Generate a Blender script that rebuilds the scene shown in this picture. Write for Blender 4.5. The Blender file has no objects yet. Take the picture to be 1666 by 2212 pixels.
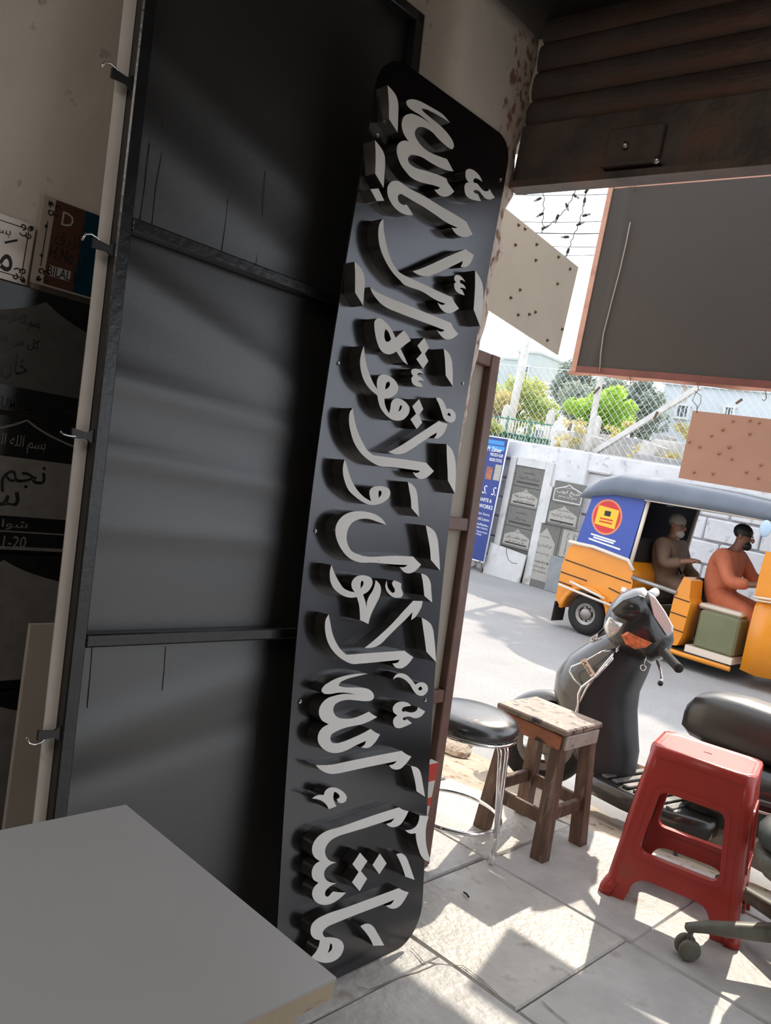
import bpy, math, random
from mathutils import Vector as Vec, Matrix, noise as mnoise
from mathutils.geometry import tessellate_polygon
random.seed(7)
S = bpy.context.scene
COL = S.collection
PI = math.pi
def rad(a): return a*PI/180
# ---------------------------------------------------------------- camera
CAM = Vec((0, 0, 1.25)); FPX = 1800.0
_y, _p, _r = rad(42), rad(-3.9), rad(11.0)
FW = Vec((-math.sin(_y)*math.cos(_p), math.cos(_y)*math.cos(_p), math.sin(_p)))
_r0 = Vec((math.cos(_y), math.sin(_y), 0)); _u0 = _r0.cross(FW)
RT = _r0*math.cos(_r) + _u0*math.sin(_r); UPV = -_r0*math.sin(_r) + _u0*math.cos(_r)
cd = bpy.data.cameras.new('camera'); cam = bpy.data.objects.new('camera', cd); COL.objects.link(cam)
cd.sensor_fit = 'HORIZONTAL'; cd.sensor_width = 36; cd.lens = 36*FPX/1666; cd.clip_start = .02; cd.clip_end = 400
m3 = Matrix((RT, UPV, -FW)).transposed()
cam.matrix_world = Matrix.Translation(CAM) @ m3.to_4x4()
S.camera = cam
# ---------------------------------------------------------------- view, sky, sun
S.view_settings.view_transform = 'Standard'; S.view_settings.look = 'None'
S.view_settings.gamma = 1; S.view_settings.use_curve_mapping = False
S.view_settings.exposure = 0.95
SUN_D = Vec((0.30, -1.0, -0.90)).normalized()
W = bpy.data.worlds.new('hazy_sky'); S.world = W; W.use_nodes = True
nt = W.node_tree; nt.nodes.clear()
sky = nt.nodes.new('ShaderNodeTexSky'); sky.sky_type = 'NISHITA'; sky.sun_disc = False
sky.sun_elevation = math.asin(-SUN_D.z); sky.sun_rotation = math.atan2(-SUN_D.x, -SUN_D.y)
sky.air_density = 1.0; sky.dust_density = 4.0; sky.ozone_density = 1.0
hz = nt.nodes.new('ShaderNodeMixRGB'); hz.inputs[0].default_value = .8; hz.inputs[2].default_value = (7.3, 7.7, 8.3, 1)
bg = nt.nodes.new('ShaderNodeBackground'); bg.inputs[1].default_value = 0.15
wo = nt.nodes.new('ShaderNodeOutputWorld')
nt.links.new(sky.outputs[0], hz.inputs[1]); nt.links.new(hz.outputs[0], bg.inputs[0]); nt.links.new(bg.outputs[0], wo.inputs[0])
sl = bpy.data.lights.new('sun', 'SUN'); sl.energy = 2.5; sl.angle = rad(.6); sl.color = (1, .9, .76)
so = bpy.data.objects.new('sun', sl); COL.objects.link(so); so.rotation_euler = SUN_D.to_track_quat('-Z', 'Y').to_euler(); so.location = (-6, 20, 17)
# ---------------------------------------------------------------- pixel helpers (image taken as 1666 x 2212)
def ray(x, y): return FW + RT*((x-833)/FPX) - UPV*((y-1106)/FPX)
def onz(x, y, z=0.0): d = ray(x, y); return CAM + d*((z-CAM.z)/d.z)
def ony(x, y, Y): d = ray(x, y); return CAM + d*(Y/d.y)
def onx(x, y, X): d = ray(x, y); return CAM + d*(X/d.x)
def onp(x, y, P, n): d = ray(x, y); return CAM + d*(((P-CAM).dot(n))/d.dot(n))
# ---------------------------------------------------------------- mesh builder
class MB:
    def __init__(s): s.v = []; s.f = []; s.m = []; s.s = []
    def add(s, vs, fs, mi=0, sm=False):
        b = len(s.v); s.v += [Vec(v) for v in vs]
        for f in fs: s.f.append([b+i for i in f]); s.m.append(mi); s.s.append(sm)
        return s
    def box(s, c, size, R=None, mi=0, bv=0.0):
        c = Vec(c); h = [a/2 for a in size]; R = R or Matrix.Identity(3)
        if bv <= 0:
            vs = [c + R @ Vec((sx*h[0], sy*h[1], sz*h[2])) for sx in (-1, 1) for sy in (-1, 1) for sz in (-1, 1)]
            return s.add(vs, [(0,1,3,2),(4,6,7,5),(0,4,5,1),(2,3,7,6),(0,2,6,4),(1,5,7,3)], mi)
        bv = min(bv, min(h)*.98); vs = []; idx = {}
        for sx in (-1, 1):
            for sy in (-1, 1):
                for sz in (-1, 1):
                    for a in range(3):
                        p = [sx*h[0], sy*h[1], sz*h[2]]; sg = (sx, sy, sz)
                        for k in range(3):
                            if k != a: p[k] -= sg[k]*bv
                        idx[(sx,sy,sz,a)] = len(vs); vs.append(c + R @ Vec(p))
        fs = []
        def q(a, sg, o):
            k = [0,1,2]; k.remove(a); out = []
            for (i, j) in ((-1,-1),(1,-1),(1,1),(-1,1)):
                t = [0,0,0]; t[a] = sg; t[k[0]] = i; t[k[1]] = j; out.append(idx[(t[0],t[1],t[2],a)])
            return out if (sg > 0) == (a != 1) else out[::-1]
        for a in range(3):
            for sg in (-1, 1): fs.append(q(a, sg, 0))
        for a in range(3):
            k = [0,1,2]; k.remove(a)
            for i in (-1, 1):
                for j in (-1, 1):
                    def id_(sa, ax):
                        t = [0,0,0]; t[a] = sa; t[k[0]] = i; t[k[1]] = j; return idx[(t[0],t[1],t[2],ax)]
                    fs.append([id_(-1,k[0]), id_(1,k[0]), id_(1,k[1]), id_(-1,k[1])])
        for sx in (-1, 1):
            for sy in (-1, 1):
                for sz in (-1, 1): fs.append([idx[(sx,sy,sz,a)] for a in range(3)])
        return s.add(vs, fs, mi)
    def beam(s, p0, p1, w, h, up=(0,0,1), mi=0, bv=0.0, ext=0.0):
        p0 = Vec(p0); p1 = Vec(p1); d = (p1-p0); L = d.length; d.normalize(); up = Vec(up)
        sd = d.cross(up)
        if sd.length < 1e-4: sd = d.cross(Vec((0,1,0)))
        sd.normalize(); u2 = sd.cross(d)
        return s.box((p0+p1)/2, (L+ext, w, h), Matrix((d, sd, u2)).transposed(), mi, bv)
    def taper(s, p0, p1, a0, a1, U, V, mi=0):      # square bar with end sizes (w,h) along fixed axes U,V
        U = Vec(U); V = Vec(V); vs = []
        for p, a in ((Vec(p0), a0), (Vec(p1), a1)):
            for i, j in ((-1,-1),(1,-1),(1,1),(-1,1)): vs.append(p + U*(i*a[0]/2) + V*(j*a[1]/2))
        return s.add(vs, [(3,2,1,0),(4,5,6,7),(0,1,5,4),(1,2,6,5),(2,3,7,6),(3,0,4,7)], mi)
    def tube(s, path, r, seg=8, closed=False, mi=0, sm=True, cap=True):
        path = [Vec(p) for p in path]; n = len(path)
        rs = r if isinstance(r, (list, tuple)) else [r]*n
        vs = []; up = None
        for i, p in enumerate(path):
            a = path[(i-1) % n] if (closed or i > 0) else p
            b = path[(i+1) % n] if (closed or i < n-1) else p
            t = (b-a).normalized()
            if up is None:
                up = Vec((0,0,1)) if abs(t.z) < .9 else Vec((1,0,0))
            x = t.cross(up)
            if x.length < 1e-5: x = t.orthogonal()
            x.normalize(); up = x.cross(t).normalized()
            for k in range(seg):
                an = 2*PI*k/seg; vs.append(p + (x*math.cos(an) + up*math.sin(an))*rs[i])
        fs = []
        for i in range(n if closed else n-1):
            j = (i+1) % n
            for k in range(seg): l = (k+1) % seg; fs.append((i*seg+k, j*seg+k, j*seg+l, i*seg+l))
        s.add(vs, fs, mi, sm)
        if cap and not closed:
            b = len(s.v)-n*seg
            s.f.append([b+k for k in range(seg)]); s.m.append(mi); s.s.append(False)
            s.f.append([b+(n-1)*seg+k for k in range(seg)][::-1]); s.m.append(mi); s.s.append(False)
        return s
    def lathe(s, prof, o, ax=(0,0,1), seg=24, mi=0, sm=True, cap=True):
        o = Vec(o); ax = Vec(ax).normalized(); x = ax.orthogonal().normalized(); y = ax.cross(x); n = len(prof)
        vs = [o + ax*z + (x*math.cos(2*PI*k/seg) + y*math.sin(2*PI*k/seg))*r for r, z in prof for k in range(seg)]
        fs = [(i*seg+k, i*seg+(k+1) % seg, (i+1)*seg+(k+1) % seg, (i+1)*seg+k) for i in range(n-1) for k in range(seg)]
        if cap:
            if prof[0][0] > 1e-5: fs.append(list(range(seg))[::-1])
            if prof[-1][0] > 1e-5: fs.append([(n-1)*seg+k for k in range(seg)])
        return s.add(vs, fs, mi, sm)
    def loft(s, rings, mi=0, sm=True, cap=True, closed=True):
        n = len(rings[0]); vs = [p for r in rings for p in r]; fs = []
        for i in range(len(rings)-1):
            for k in range(n if closed else n-1):
                l = (k+1) % n; fs.append((i*n+k, i*n+l, (i+1)*n+l, (i+1)*n+k))
        if cap and closed:
            fs.append(list(range(n))[::-1]); fs.append([(len(rings)-1)*n+k for k in range(n)])
        return s.add(vs, fs, mi, sm)
    def ell(s, c, r, seg=14, mi=0, R=None):
        c = Vec(c); R = R or Matrix.Identity(3); rings = []
        for i in range(1, seg//2):
            a = PI*i/(seg//2); rings.append([c + R @ Vec((r[0]*math.sin(a)*math.cos(2*PI*k/seg), r[1]*math.sin(a)*math.sin(2*PI*k/seg), r[2]*math.cos(a))) for k in range(seg)])
        b = len(s.v); s.loft(rings[::-1], mi, True, False)
        t0 = len(s.v); s.v += [c + R @ Vec((0,0,-r[2])), c + R @ Vec((0,0,r[2]))]; n = len(rings)
        for k in range(seg):
            l = (k+1) % seg
            s.f.append([t0, b+l, b+k]); s.m.append(mi); s.s.append(True)
            s.f.append([t0+1, b+(n-1)*seg+k, b+(n-1)*seg+l]); s.m.append(mi); s.s.append(True)
        return s
    def poly(s, outs, P, mi=0):                   # flat polygon with holes; P maps 2D -> 3D
        pl = [[Vec((a, b, 0)) for a, b in o] for o in outs]; tri = tessellate_polygon(pl)
        flat = [P(a, b) for o in outs for a, b in o]
        return s.add(flat, [tuple(t) for t in tri], mi)
    def prism(s, outs, P, D, mi=0, ms=None, back=True):   # extrude polygon(with holes) by vector D (front at P, back at P+D)
        D = Vec(D); pl = [[Vec((a, b, 0)) for a, b in o] for o in outs]; tri = tessellate_polygon(pl)
        flat = [Vec(P(a, b)) for o in outs for a, b in o]; n = len(flat)
        s.add(flat, [tuple(t) for t in tri], mi)
        if back: s.add([v+D for v in flat], [tuple(t)[::-1] for t in tri], mi if ms is None else ms)
        k0 = 0
        for o in outs:
            k = len(o); vs = flat[k0:k0+k]; k0 += k
            s.add(vs+[v+D for v in vs], [(i, (i+1) % k, k+(i+1) % k, k+i) for i in range(k)], mi if ms is None else ms)
        return s
    def grid(s, P, nu, nv, mi=0, sm=True):
        vs = [P(i/nu, j/nv) for j in range(nv+1) for i in range(nu+1)]
        return s.add(vs, [(j*(nu+1)+i, j*(nu+1)+i+1, (j+1)*(nu+1)+i+1, (j+1)*(nu+1)+i) for j in range(nv) for i in range(nu)], mi, sm)
    def build(s, name, mats, parent=None, o=None, fix=True):
        if not isinstance(mats, (list, tuple)): mats = [mats]
        org = Vec(parent['_o']) if parent is not None else (Vec(o) if o is not None else Vec((0,0,0)))
        me = bpy.data.meshes.new(name); me.from_pydata([v-org for v in s.v], [], s.f)
        for m in mats: me.materials.append(m)
        me.polygons.foreach_set('material_index', s.m); me.polygons.foreach_set('use_smooth', s.s)
        if fix:
            import bmesh
            bm = bmesh.new(); bm.from_mesh(me); bmesh.ops.recalc_face_normals(bm, faces=bm.faces); bm.to_mesh(me); bm.free()
        me.update()
        ob = bpy.data.objects.new(name, me); COL.objects.link(ob)
        if parent is not None: ob.parent = parent; ob['_o'] = list(org)
        else: ob.location = org; ob['_o'] = list(org)
        return ob
def tag(o, label, cat=None, group=None, kind=None):
    o['label'] = label
    if cat: o['category'] = cat
    if group: o['group'] = group
    if kind: o['kind'] = kind
    return o
def thing(name, label, cat, loc=(0,0,0), group=None, kind=None):
    o = bpy.data.objects.new(name, None); COL.objects.link(o); o.location = loc; o.empty_display_size = .05
    o['_o'] = list(loc); return tag(o, label, cat, group, kind)
def struct(o, label): o['kind'] = 'structure'; o['label'] = label; return o
def share(src, parent, loc, rot=None):          # another object with the same mesh, local to parent
    o = bpy.data.objects.new(src.name.split('.')[0], src.data); COL.objects.link(o); o.parent = parent; o.location = loc
    if rot: o.rotation_euler = rot
    return o
# ---------------------------------------------------------------- materials
def mat(name, col, rough=.6, metal=0.0, var=.0, vs=6.0, bump=0.0, bs=60.0, col2=None, thr=None, spec=.5, coat=0.0, detail=5, stretch=None, alpha=1.0, trans=0.0, emit=None):
    m = bpy.data.materials.new(name); m.use_nodes = True; n = m.node_tree.nodes; l = m.node_tree.links
    b = n['Principled BSDF']; b.inputs['Roughness'].default_value = rough; b.inputs['Metallic'].default_value = metal
    b.inputs['Specular IOR Level'].default_value = spec; b.inputs['Coat Weight'].default_value = coat
    b.inputs['Base Color'].default_value = (*col, 1); b.inputs['Alpha'].default_value = alpha
    b.inputs['Transmission Weight'].default_value = trans
    if emit: b.inputs['Emission Color'].default_value = (*emit[0], 1); b.inputs['Emission Strength'].default_value = emit[1]
    if var or col2 or bump:
        tc = n.new('ShaderNodeTexCoord'); src = tc.outputs['Object']
        if stretch:
            mp = n.new('ShaderNodeMapping'); mp.inputs['Scale'].default_value = stretch; l.new(src, mp.inputs[0]); src = mp.outputs[0]
    if var or col2:
        tx = n.new('ShaderNodeTexNoise'); tx.inputs['Scale'].default_value = vs; tx.inputs['Detail'].default_value = detail; tx.inputs['Roughness'].default_value = .62
        l.new(src, tx.inputs['Vector'])
        rp = n.new('ShaderNodeValToRGB'); l.new(tx.outputs['Fac'], rp.inputs[0])
        c2 = col2 or tuple(c*(1-var) for c in col); c1 = col if col2 else tuple(min(1, c*(1+var)) for c in col)
        a, z = thr or (.35, .65)
        rp.color_ramp.elements[0].position = a; rp.color_ramp.elements[0].color = (*c2, 1)
        rp.color_ramp.elements[1].position = z; rp.color_ramp.elements[1].color = (*c1, 1)
        l.new(rp.outputs[0], b.inputs['Base Color'])
    if bump:
        bt = n.new('ShaderNodeTexNoise'); bt.inputs['Scale'].default_value = bs; bt.inputs['Detail'].default_value = 6; l.new(src, bt.inputs['Vector'])
        bp = n.new('ShaderNodeBump'); bp.inputs['Strength'].default_value = bump; bp.inputs['Distance'].default_value = .01
        l.new(bt.outputs['Fac'], bp.inputs['Height']); l.new(bp.outputs[0], b.inputs['Normal'])
    return m
def speckle(m, col, scale, lo, hi, detail=8, stretch=None):       # adds dark specks / stains with a shape of their own
    n = m.node_tree.nodes; l = m.node_tree.links; b = n['Principled BSDF']
    tc = n.new('ShaderNodeTexCoord'); tx = n.new('ShaderNodeTexNoise'); tx.inputs['Scale'].default_value = scale; tx.inputs['Detail'].default_value = detail
    src = tc.outputs['Object']
    if stretch: mp = n.new('ShaderNodeMapping'); mp.inputs['Scale'].default_value = stretch; l.new(src, mp.inputs[0]); src = mp.outputs[0]
    l.new(src, tx.inputs['Vector'])
    rp = n.new('ShaderNodeValToRGB'); rp.color_ramp.elements[0].position = lo; rp.color_ramp.elements[1].position = hi
    l.new(tx.outputs['Fac'], rp.inputs[0]); mx = n.new('ShaderNodeMixRGB'); l.new(rp.outputs[0], mx.inputs[0])
    old = b.inputs['Base Color'].links
    if old: l.new(old[0].from_socket, mx.inputs[1])
    else: mx.inputs[1].default_value = b.inputs['Base Color'].default_value
    mx.inputs[2].default_value = (*col, 1); l.new(mx.outputs[0], b.inputs['Base Color']); return m
M = {}
M['plaster'] = speckle(mat('cream_plaster', (.56,.50,.43), .85, var=.07, vs=3, bump=.35, bs=14), (.30,.25,.2), 24, .66, .74)
M['peeling'] = speckle(mat('peeling_plaster', (.60,.50,.42), .85, var=.1, vs=8, bump=.5, bs=30), (.25,.14,.095), 48, .50, .62, stretch=(1,1,.7))
M['dark_room'] = mat('dingy_paint', (.30,.27,.24), .9, var=.1, vs=2)
M['slab'] = speckle(mat('stone_paving', (.42,.405,.385), .5, var=.15, vs=5, bump=.5, bs=40, detail=8), (.28,.24,.21), 9, .60, .74)
M['slab2'] = speckle(mat('pale_stone_paving', (.46,.435,.395), .45, var=.14, vs=7, bump=.45, bs=55, detail=8), (.32,.27,.22), 13, .60, .72)
M['joint'] = mat('joint_dirt', (.20,.165,.135), .95, var=.3, vs=20)
M['dirt'] = speckle(mat('dusty_concrete', (.47,.39,.30), .95, var=.15, vs=6, bump=1.0, bs=45), (.24,.15,.1), 22, .58, .68)
M['road'] = speckle(mat('worn_road', (.325,.32,.315), .85, var=.08, vs=1.4, bump=.35, bs=160), (.27,.26,.25), 40, .55, .75)
M['white'] = mat('white_paint', (.8,.8,.8), .5)
M['steel'] = mat('stainless_steel', (.62,.60,.57), .22, 1.0, var=.08, vs=40, stretch=(1,1,.1))
M['chrome'] = mat('chrome', (.85,.85,.86), .08, 1.0)
M['black'] = mat('black_plastic', (.012,.012,.013), .45)
M['rubber'] = mat('tyre_rubber', (.018,.017,.016), .8, bump=.3, bs=80)
def seg_tri(): pass
# ================================================================= the setting
# floor: bed with separate stone slabs
def fedge(x): return min(3.2, max(2.72, 2.82 + .3*(x+1.825)))
mb = MB()
xs = [-4.2 + .3*i for i in range(22)]
for i in range(len(xs)-1):
    a, b = xs[i], xs[i+1]
    mb.add([(a,-2.6,-.02),(b,-2.6,-.02),(b,fedge(b),-.02),(a,fedge(a),-.02),(a,-2.6,-.3),(b,-2.6,-.3),(b,fedge(b),-.3),(a,fedge(a),-.3)], [(0,1,2,3),(4,7,6,5),(3,2,6,7)])
floor = struct(mb.build('floor', M['joint']), 'shop floor paved with worn grey stone slabs')
def slab(x0, x1, y0, y1, z, mi):
    g = .0015 + random.random()*.0025; b = .006; pts = []
    for (x, y) in ((x0+g,y0+g),(x1-g,y0+g),(x1-g,y1-g),(x0+g,y1-g)):
        x += random.uniform(-.005,.005); y = min(y + random.uniform(-.005,.005), fedge(x)-.004); pts.append((x,y))
    if pts[2][1]-pts[1][1] < .05: return
    cx = sum(p[0] for p in pts)/4; cy = sum(p[1] for p in pts)/4; tilt = (random.uniform(-.004,.004), random.uniform(-.004,.004))
    def zz(x, y): return z + tilt[0]*(x-cx) + tilt[1]*(y-cy)
    lo = [Vec((x,y,-.021)) for x, y in pts]; mid = [Vec((x,y,zz(x,y)-b)) for x, y in pts]
    top = [Vec((x+(cx-x)*.02, y+(cy-y)*.02, zz(x,y))) for x, y in pts]
    m = MB(); m.loft([lo, mid, top], 0, False); o = m.build('paving_slab', [M['slab'], M['slab2']][mi], None, (cx,cy,0)); o.parent = floor
yrows = [.62, 1.2, 1.79, 2.362, 2.93, 3.4]
for r in range(len(yrows)-1):
    x = -3.95 + [.1,.0,.03,.03,.0][r] + (.5 if r == 1 else 0)
    cuts = [x]
    base = {0:[-2.9,-2.2,-1.62,-1.12,-.6,-.05,.5,1.0,1.7], 1:[-2.8,-2.1,-1.5,-1.13,-.62,-.1,.45,1.1,1.8], 2:[-2.9,-2.3,-1.85,-1.4,-.885,-.36,.2,.75,1.3,1.9], 3:[-3.0,-2.4,-1.9,-1.385,-.866,-.34,.2,.7,1.3,1.9], 4:[-3.1,-2.5,-2.0,-1.5,-1.0,-.5,0,.5,1.2,1.9]}[r]
    cuts = base
    for i in range(len(cuts)-1): slab(cuts[i], cuts[i+1], yrows[r], yrows[r+1], random.uniform(-.003,.002), random.choice((0,0,1)))
# dusty ramp between the slabs and the road
mb = MB()
def ramp(u, v):
    x = -5 + 8*u; y0 = fedge(x)-.01; y1 = 3.5 + .1*mnoise.noise(Vec((x*2,0,0))); t = v
    n = mnoise.noise(Vec((x*5, (y0+(y1-y0)*t)*5, 3)))*.012 + mnoise.noise(Vec((x*17, t*9, 3)))*.006
    return Vec((x, y0+(y1-y0)*t, -.012 -.113*t**1.2 + n*math.sin(PI*min(1, max(0,t)))))
mb.grid(ramp, 160, 16); struct(mb.build('ground_verge', M['dirt']), 'dusty broken strip between paving and road')
mb = MB(); mb.box((-5, 3.3+17, -.37), (90, 34.2, .5)); struct(mb.build('ground_road', M['road']), 'grey worn street surface')
# walls of the shop
mb = MB()
WX = -1.655
def wl(u, v):
    y = -2.6+4.3*u; z = 3.0*v; return Vec((WX + .006*mnoise.noise(Vec((0,y*1.5,z*1.5))), y, z))
mb.grid(wl, 60, 42); mb.box((WX-.12,-.45,1.5), (.2,4.3,3.0)); struct(mb.build('wall_left', M['plaster']), 'uneven cream plaster side wall')
# pillar at the left of the opening, rounded inner corner, ragged outer edge
mb = MB(); rings = []
for k in range(61):
    z = 2.42*k/60; j = lambda s, a=.006: a*mnoise.noise(Vec((s, z*7, s)))
    e = .012*mnoise.noise(Vec((9, z*11, 0))) + .006*mnoise.noise(Vec((5, z*40, 0)))
    R = [(-1.75,1.52),(-1.62,1.52),(-1.52,1.522+j(1))]
    for a in (0,22,45,67,90): R.append((-1.48+.05*math.sin(rad(a))+j(2,.004), 1.572-.05*math.cos(rad(a))+j(3,.004)))
    R += [(-1.43+j(4,.004),1.66),(-1.43+j(5,.004),1.74),(-1.432+j(6,.004),1.80),(-1.436+e*.5,1.84),(-1.455+e,1.872+e),(-1.50,1.885+e),(-1.6,1.89),(-1.75,1.89)]
    rings.append([Vec((x,y,z)) for x, y in R])
mb.loft(rings, 0)
nr = len(rings[0])
for i, f in enumerate(mb.f):
    if len(f) == 4 and (f[0] % nr) in (9,10,11,12,13): mb.m[i] = 1
struct(mb.build('wall_pillar', [M['plaster'], M['peeling']]), 'cream plastered pillar with peeling outer edge')
mb = MB(); mb.box((-2.9,2.02,1.75),(2.3,.26,3.5)); struct(mb.build('wall_front_left', M['plaster']), 'neighbouring shop front wall left of the opening')
mb = MB(); mb.box((2.3,-.35,1.5),(.2,4.5,3.0)); struct(mb.build('wall_right', M['dark_room']), 'right side wall of the shop')
mb = MB(); mb.box((.3,-2.65,1.5),(4.2,.2,3.0)); struct(mb.build('wall_back', M['dark_room']), 'back wall of the shop')
mb = MB(); mb.box((.3,-.35,3.06),(4.2,4.7,.12)); struct(mb.build('ceiling', M['dark_room']), 'flat shop ceiling')
M['housing'] = mat('dark_housing_steel', (.016,.014,.013), .6)
mb = MB(); mb.box((.35,1.72,2.75),(3.9,.42,.54)); struct(mb.build('trim_1', M['housing']), 'dark housing box above the rolling shutter')
# ---- rolling shutter
M['shutter'] = speckle(mat('rusted_shutter_steel', (.11,.095,.09), .42, .35, var=.35, vs=5, bump=.25, bs=50, stretch=(.6,1,2)), (.16,.085,.06), 4.5, .48, .66, stretch=(.5,1,3))
M['shutter_bar'] = speckle(mat('shutter_bottom_bar', (.115,.095,.085), .5, .3, var=.3, vs=7, bump=.3, bs=40), (.2,.12,.09), 6, .5, .7)
sh = thing('rolling_shutter', 'dark rusty brown rolling shutter half raised above the shop opening', 'shutter', (-1.44,1.87,2.02))
SY = 1.865; hs = .0765
def slatmesh():
    m = MB(); pr = [(0,0),(-.004,.005),(-.009,.018),(-.011,.038),(-.009,.056),(-.004,.068),(.003,.073),(.005,.078)]
    r = [[Vec((x, SY+dy, dz)) for dy, dz in pr] for x in (-1.44, 1.95)]
    m.loft(r, 0, True, False, False)
    r2 = [[Vec((x, SY+dy+.004, dz)) for dy, dz in pr] for x in (-1.44, 1.95)]; m.loft(r2, 0, True, False, False)
    return m
s0 = None
for k in range(6):
    if s0 is None:
        m = slatmesh()
        for v in m.v: v.z += 2.195
        s0 = m.build('slat', M['shutter'], sh)
    else: share(s0, sh, (0,0,hs*k))
m = MB(); m.box((.255,SY,2.112),(3.39,.03,.165)); m.box((.255,SY-.008,2.03),(3.39,.055,.018)); m.build('bottom_rail', M['shutter_bar'], sh)
p0 = ony(1310,340,SY-.02); p1 = ony(1430,325,SY-.02)
m = MB(); m.box(((p0.x+p1.x)/2, SY-.024, 2.10), (abs(p1.x-p0.x), .018, .095), None, 0, .004)
m.box(((p0.x+p1.x)/2, SY-.03, 2.052), (abs(p1.x-p0.x)*.96, .03, .006)); m.build('lock_plate', M['shutter_bar'], sh)
for px in ((1352,315),(1420,348)):
    p = ony(*px, SY-.036); m = MB(); m.lathe([(.009,0),(.009,.008),(.005,.012),(0,.012)], (p.x,SY-.034,p.z), (0,-1,0), 12); m.build('bolt', M['steel'], sh)
# ---- street boundary wall of whitewashed blocks
YW = 9.86
M['whitewash'] = speckle(mat('whitewashed_stone', (.70,.70,.71), .9, var=.08, vs=4, bump=.5, bs=18), (.42,.42,.45), 9, .60, .74)
M['mortar'] = mat('grey_mortar', (.42,.41,.42), .95, var=.15, vs=12)
mb = MB(); mb.box((-3,YW+.19,.78),(24,.3,2.0)); wallS = struct(mb.build('wall_street', M['mortar'], None, (-3,YW,0)), 'whitewashed stone block wall across the street')
zc = [-.12,.13,.40,.69,.97,1.25,1.53]
def block(x0, x1, z0, z1, d):
    g = .012; m = MB(); m.box(((x0+x1)/2, YW+.02-d/2+.03, (z0+z1)/2), (x1-x0-2*g, .06+d, z1-z0-2*g), None, 0, .014)
    for v in m.v: v += Vec((random.uniform(-.006,.006), random.uniform(-.004,.004), random.uniform(-.006,.006)))
    o = m.build('block', M['whitewash'], None, ((x0+x1)/2, YW, (z0+z1)/2)); o.parent = wallS; o.location -= Vec((-3,YW,0))
for r in range(len(zc)-1):
    x = -10.5 - random.random()*.3
    while x < -1.2:
        w = random.uniform(.38,.72)
        if not (x > -6.0 and x+w < -5.45): block(x, x+w, zc[r], zc[r+1], random.uniform(.0,.025))
        x += w
m = MB(); m.box((-3,YW+.15,1.655),(24,.42,.25),None,0,.02); o = m.build('coping', M['whitewash'], wallS)
for px in (-5.725,-2.6,-8.9):
    m = MB(); m.box((px,YW-.01,.83),(.5,.16,1.9),None,0,.015); m.build('pilaster', M['whitewash'], wallS)
# ---- burial ground beyond the wall
M['soil'] = speckle(mat('dry_soil', (.36,.31,.24), .95, var=.25, vs=2.5, bump=.8, bs=12), (.3,.34,.14), 5, .5, .62)
mb = MB()
def hill(u, v): x = -45+70*u; y = 10.2+50*v**1.6; return Vec((x, y, 1.55 + .062*(y-10) + .12*mnoise.noise(Vec((x*.6,y*.6,0)))))
mb.grid(hill, 90, 40); mb.box((-10,35,.6),(70,49.5,1.9)); struct(mb.build('ground_cemetery', M['soil']), 'dry grassy ground rising behind the street wall')
# ================================================================= the tall letter sign
def crom(pts):                                   # "x,y* x,y ..." -> closed smooth outline; * marks a corner
    P = []; C = []
    for t in pts.split():
        c = t.endswith('*'); a, b = t.rstrip('*').split(','); P.append((float(a), float(b))); C.append(c)
    n = len(P); out = []
    for i in range(n):
        p0, p1, p2, p3 = P[i-1], P[i], P[(i+1) % n], P[(i+2) % n]; j = (i+1) % n
        if C[i]: p0 = p1
        if C[j]: p3 = p2
        L = math.hypot(p2[0]-p1[0], p2[1]-p1[1]); k = 1 if (C[i] and C[j]) else max(1, min(5, int(L/22)))
        def tan(a, b, c):                         # length-aware tangent
            l0 = math.hypot(b[0]-a[0], b[1]-a[1]); l1 = math.hypot(c[0]-b[0], c[1]-b[1])
            if l0 < 1e-6 or l1 < 1e-6: return (c[0]-b[0] if l1 > 1e-6 else b[0]-a[0], c[1]-b[1] if l1 > 1e-6 else b[1]-a[1])
            dx = ((b[0]-a[0])/l0*l1 + (c[0]-b[0])/l1*l0)/(l0+l1); dy = ((b[1]-a[1])/l0*l1 + (c[1]-b[1])/l1*l0)/(l0+l1)
            return (dx*L, dy*L)
        if C[i]: t1 = ((p2[0]-p1[0])*.9, (p2[1]-p1[1])*.9)
        else: t1 = tan(p0, p1, p2)
        if C[j]: t2 = ((p2[0]-p1[0])*.9, (p2[1]-p1[1])*.9)
        else: t2 = tan(p1, p2, p3)
        for s in range(k):
            t = s/k; h1 = 2*t**3-3*t**2+1; h2 = t**3-2*t**2+t; h3 = -2*t**3+3*t**2; h4 = t**3-t**2
            out.append((h1*p1[0]+h2*t1[0]+h3*p2[0]+h4*t2[0], h1*p1[1]+h2*t1[1]+h3*p2[1]+h4*t2[1]))
    return out
WIN = {1:(800,180,8.33),2:(790,280,8.33),3:(880,350,8.33),4:(740,470,8.33),5:(870,520,8.33),6:(790,620,7.573),7:(740,760,7.573),8:(840,740,8.33),9:(720,870,6.942),10:(720,980,5.95),11:(700,1100,6.408),12:(690,1210,6.408),13:(680,1300,5.95),14:(660,1440,6.17),15:(650,1610,5.745),16:(650,1730,5.745),17:(640,1890,5.553)}
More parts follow.
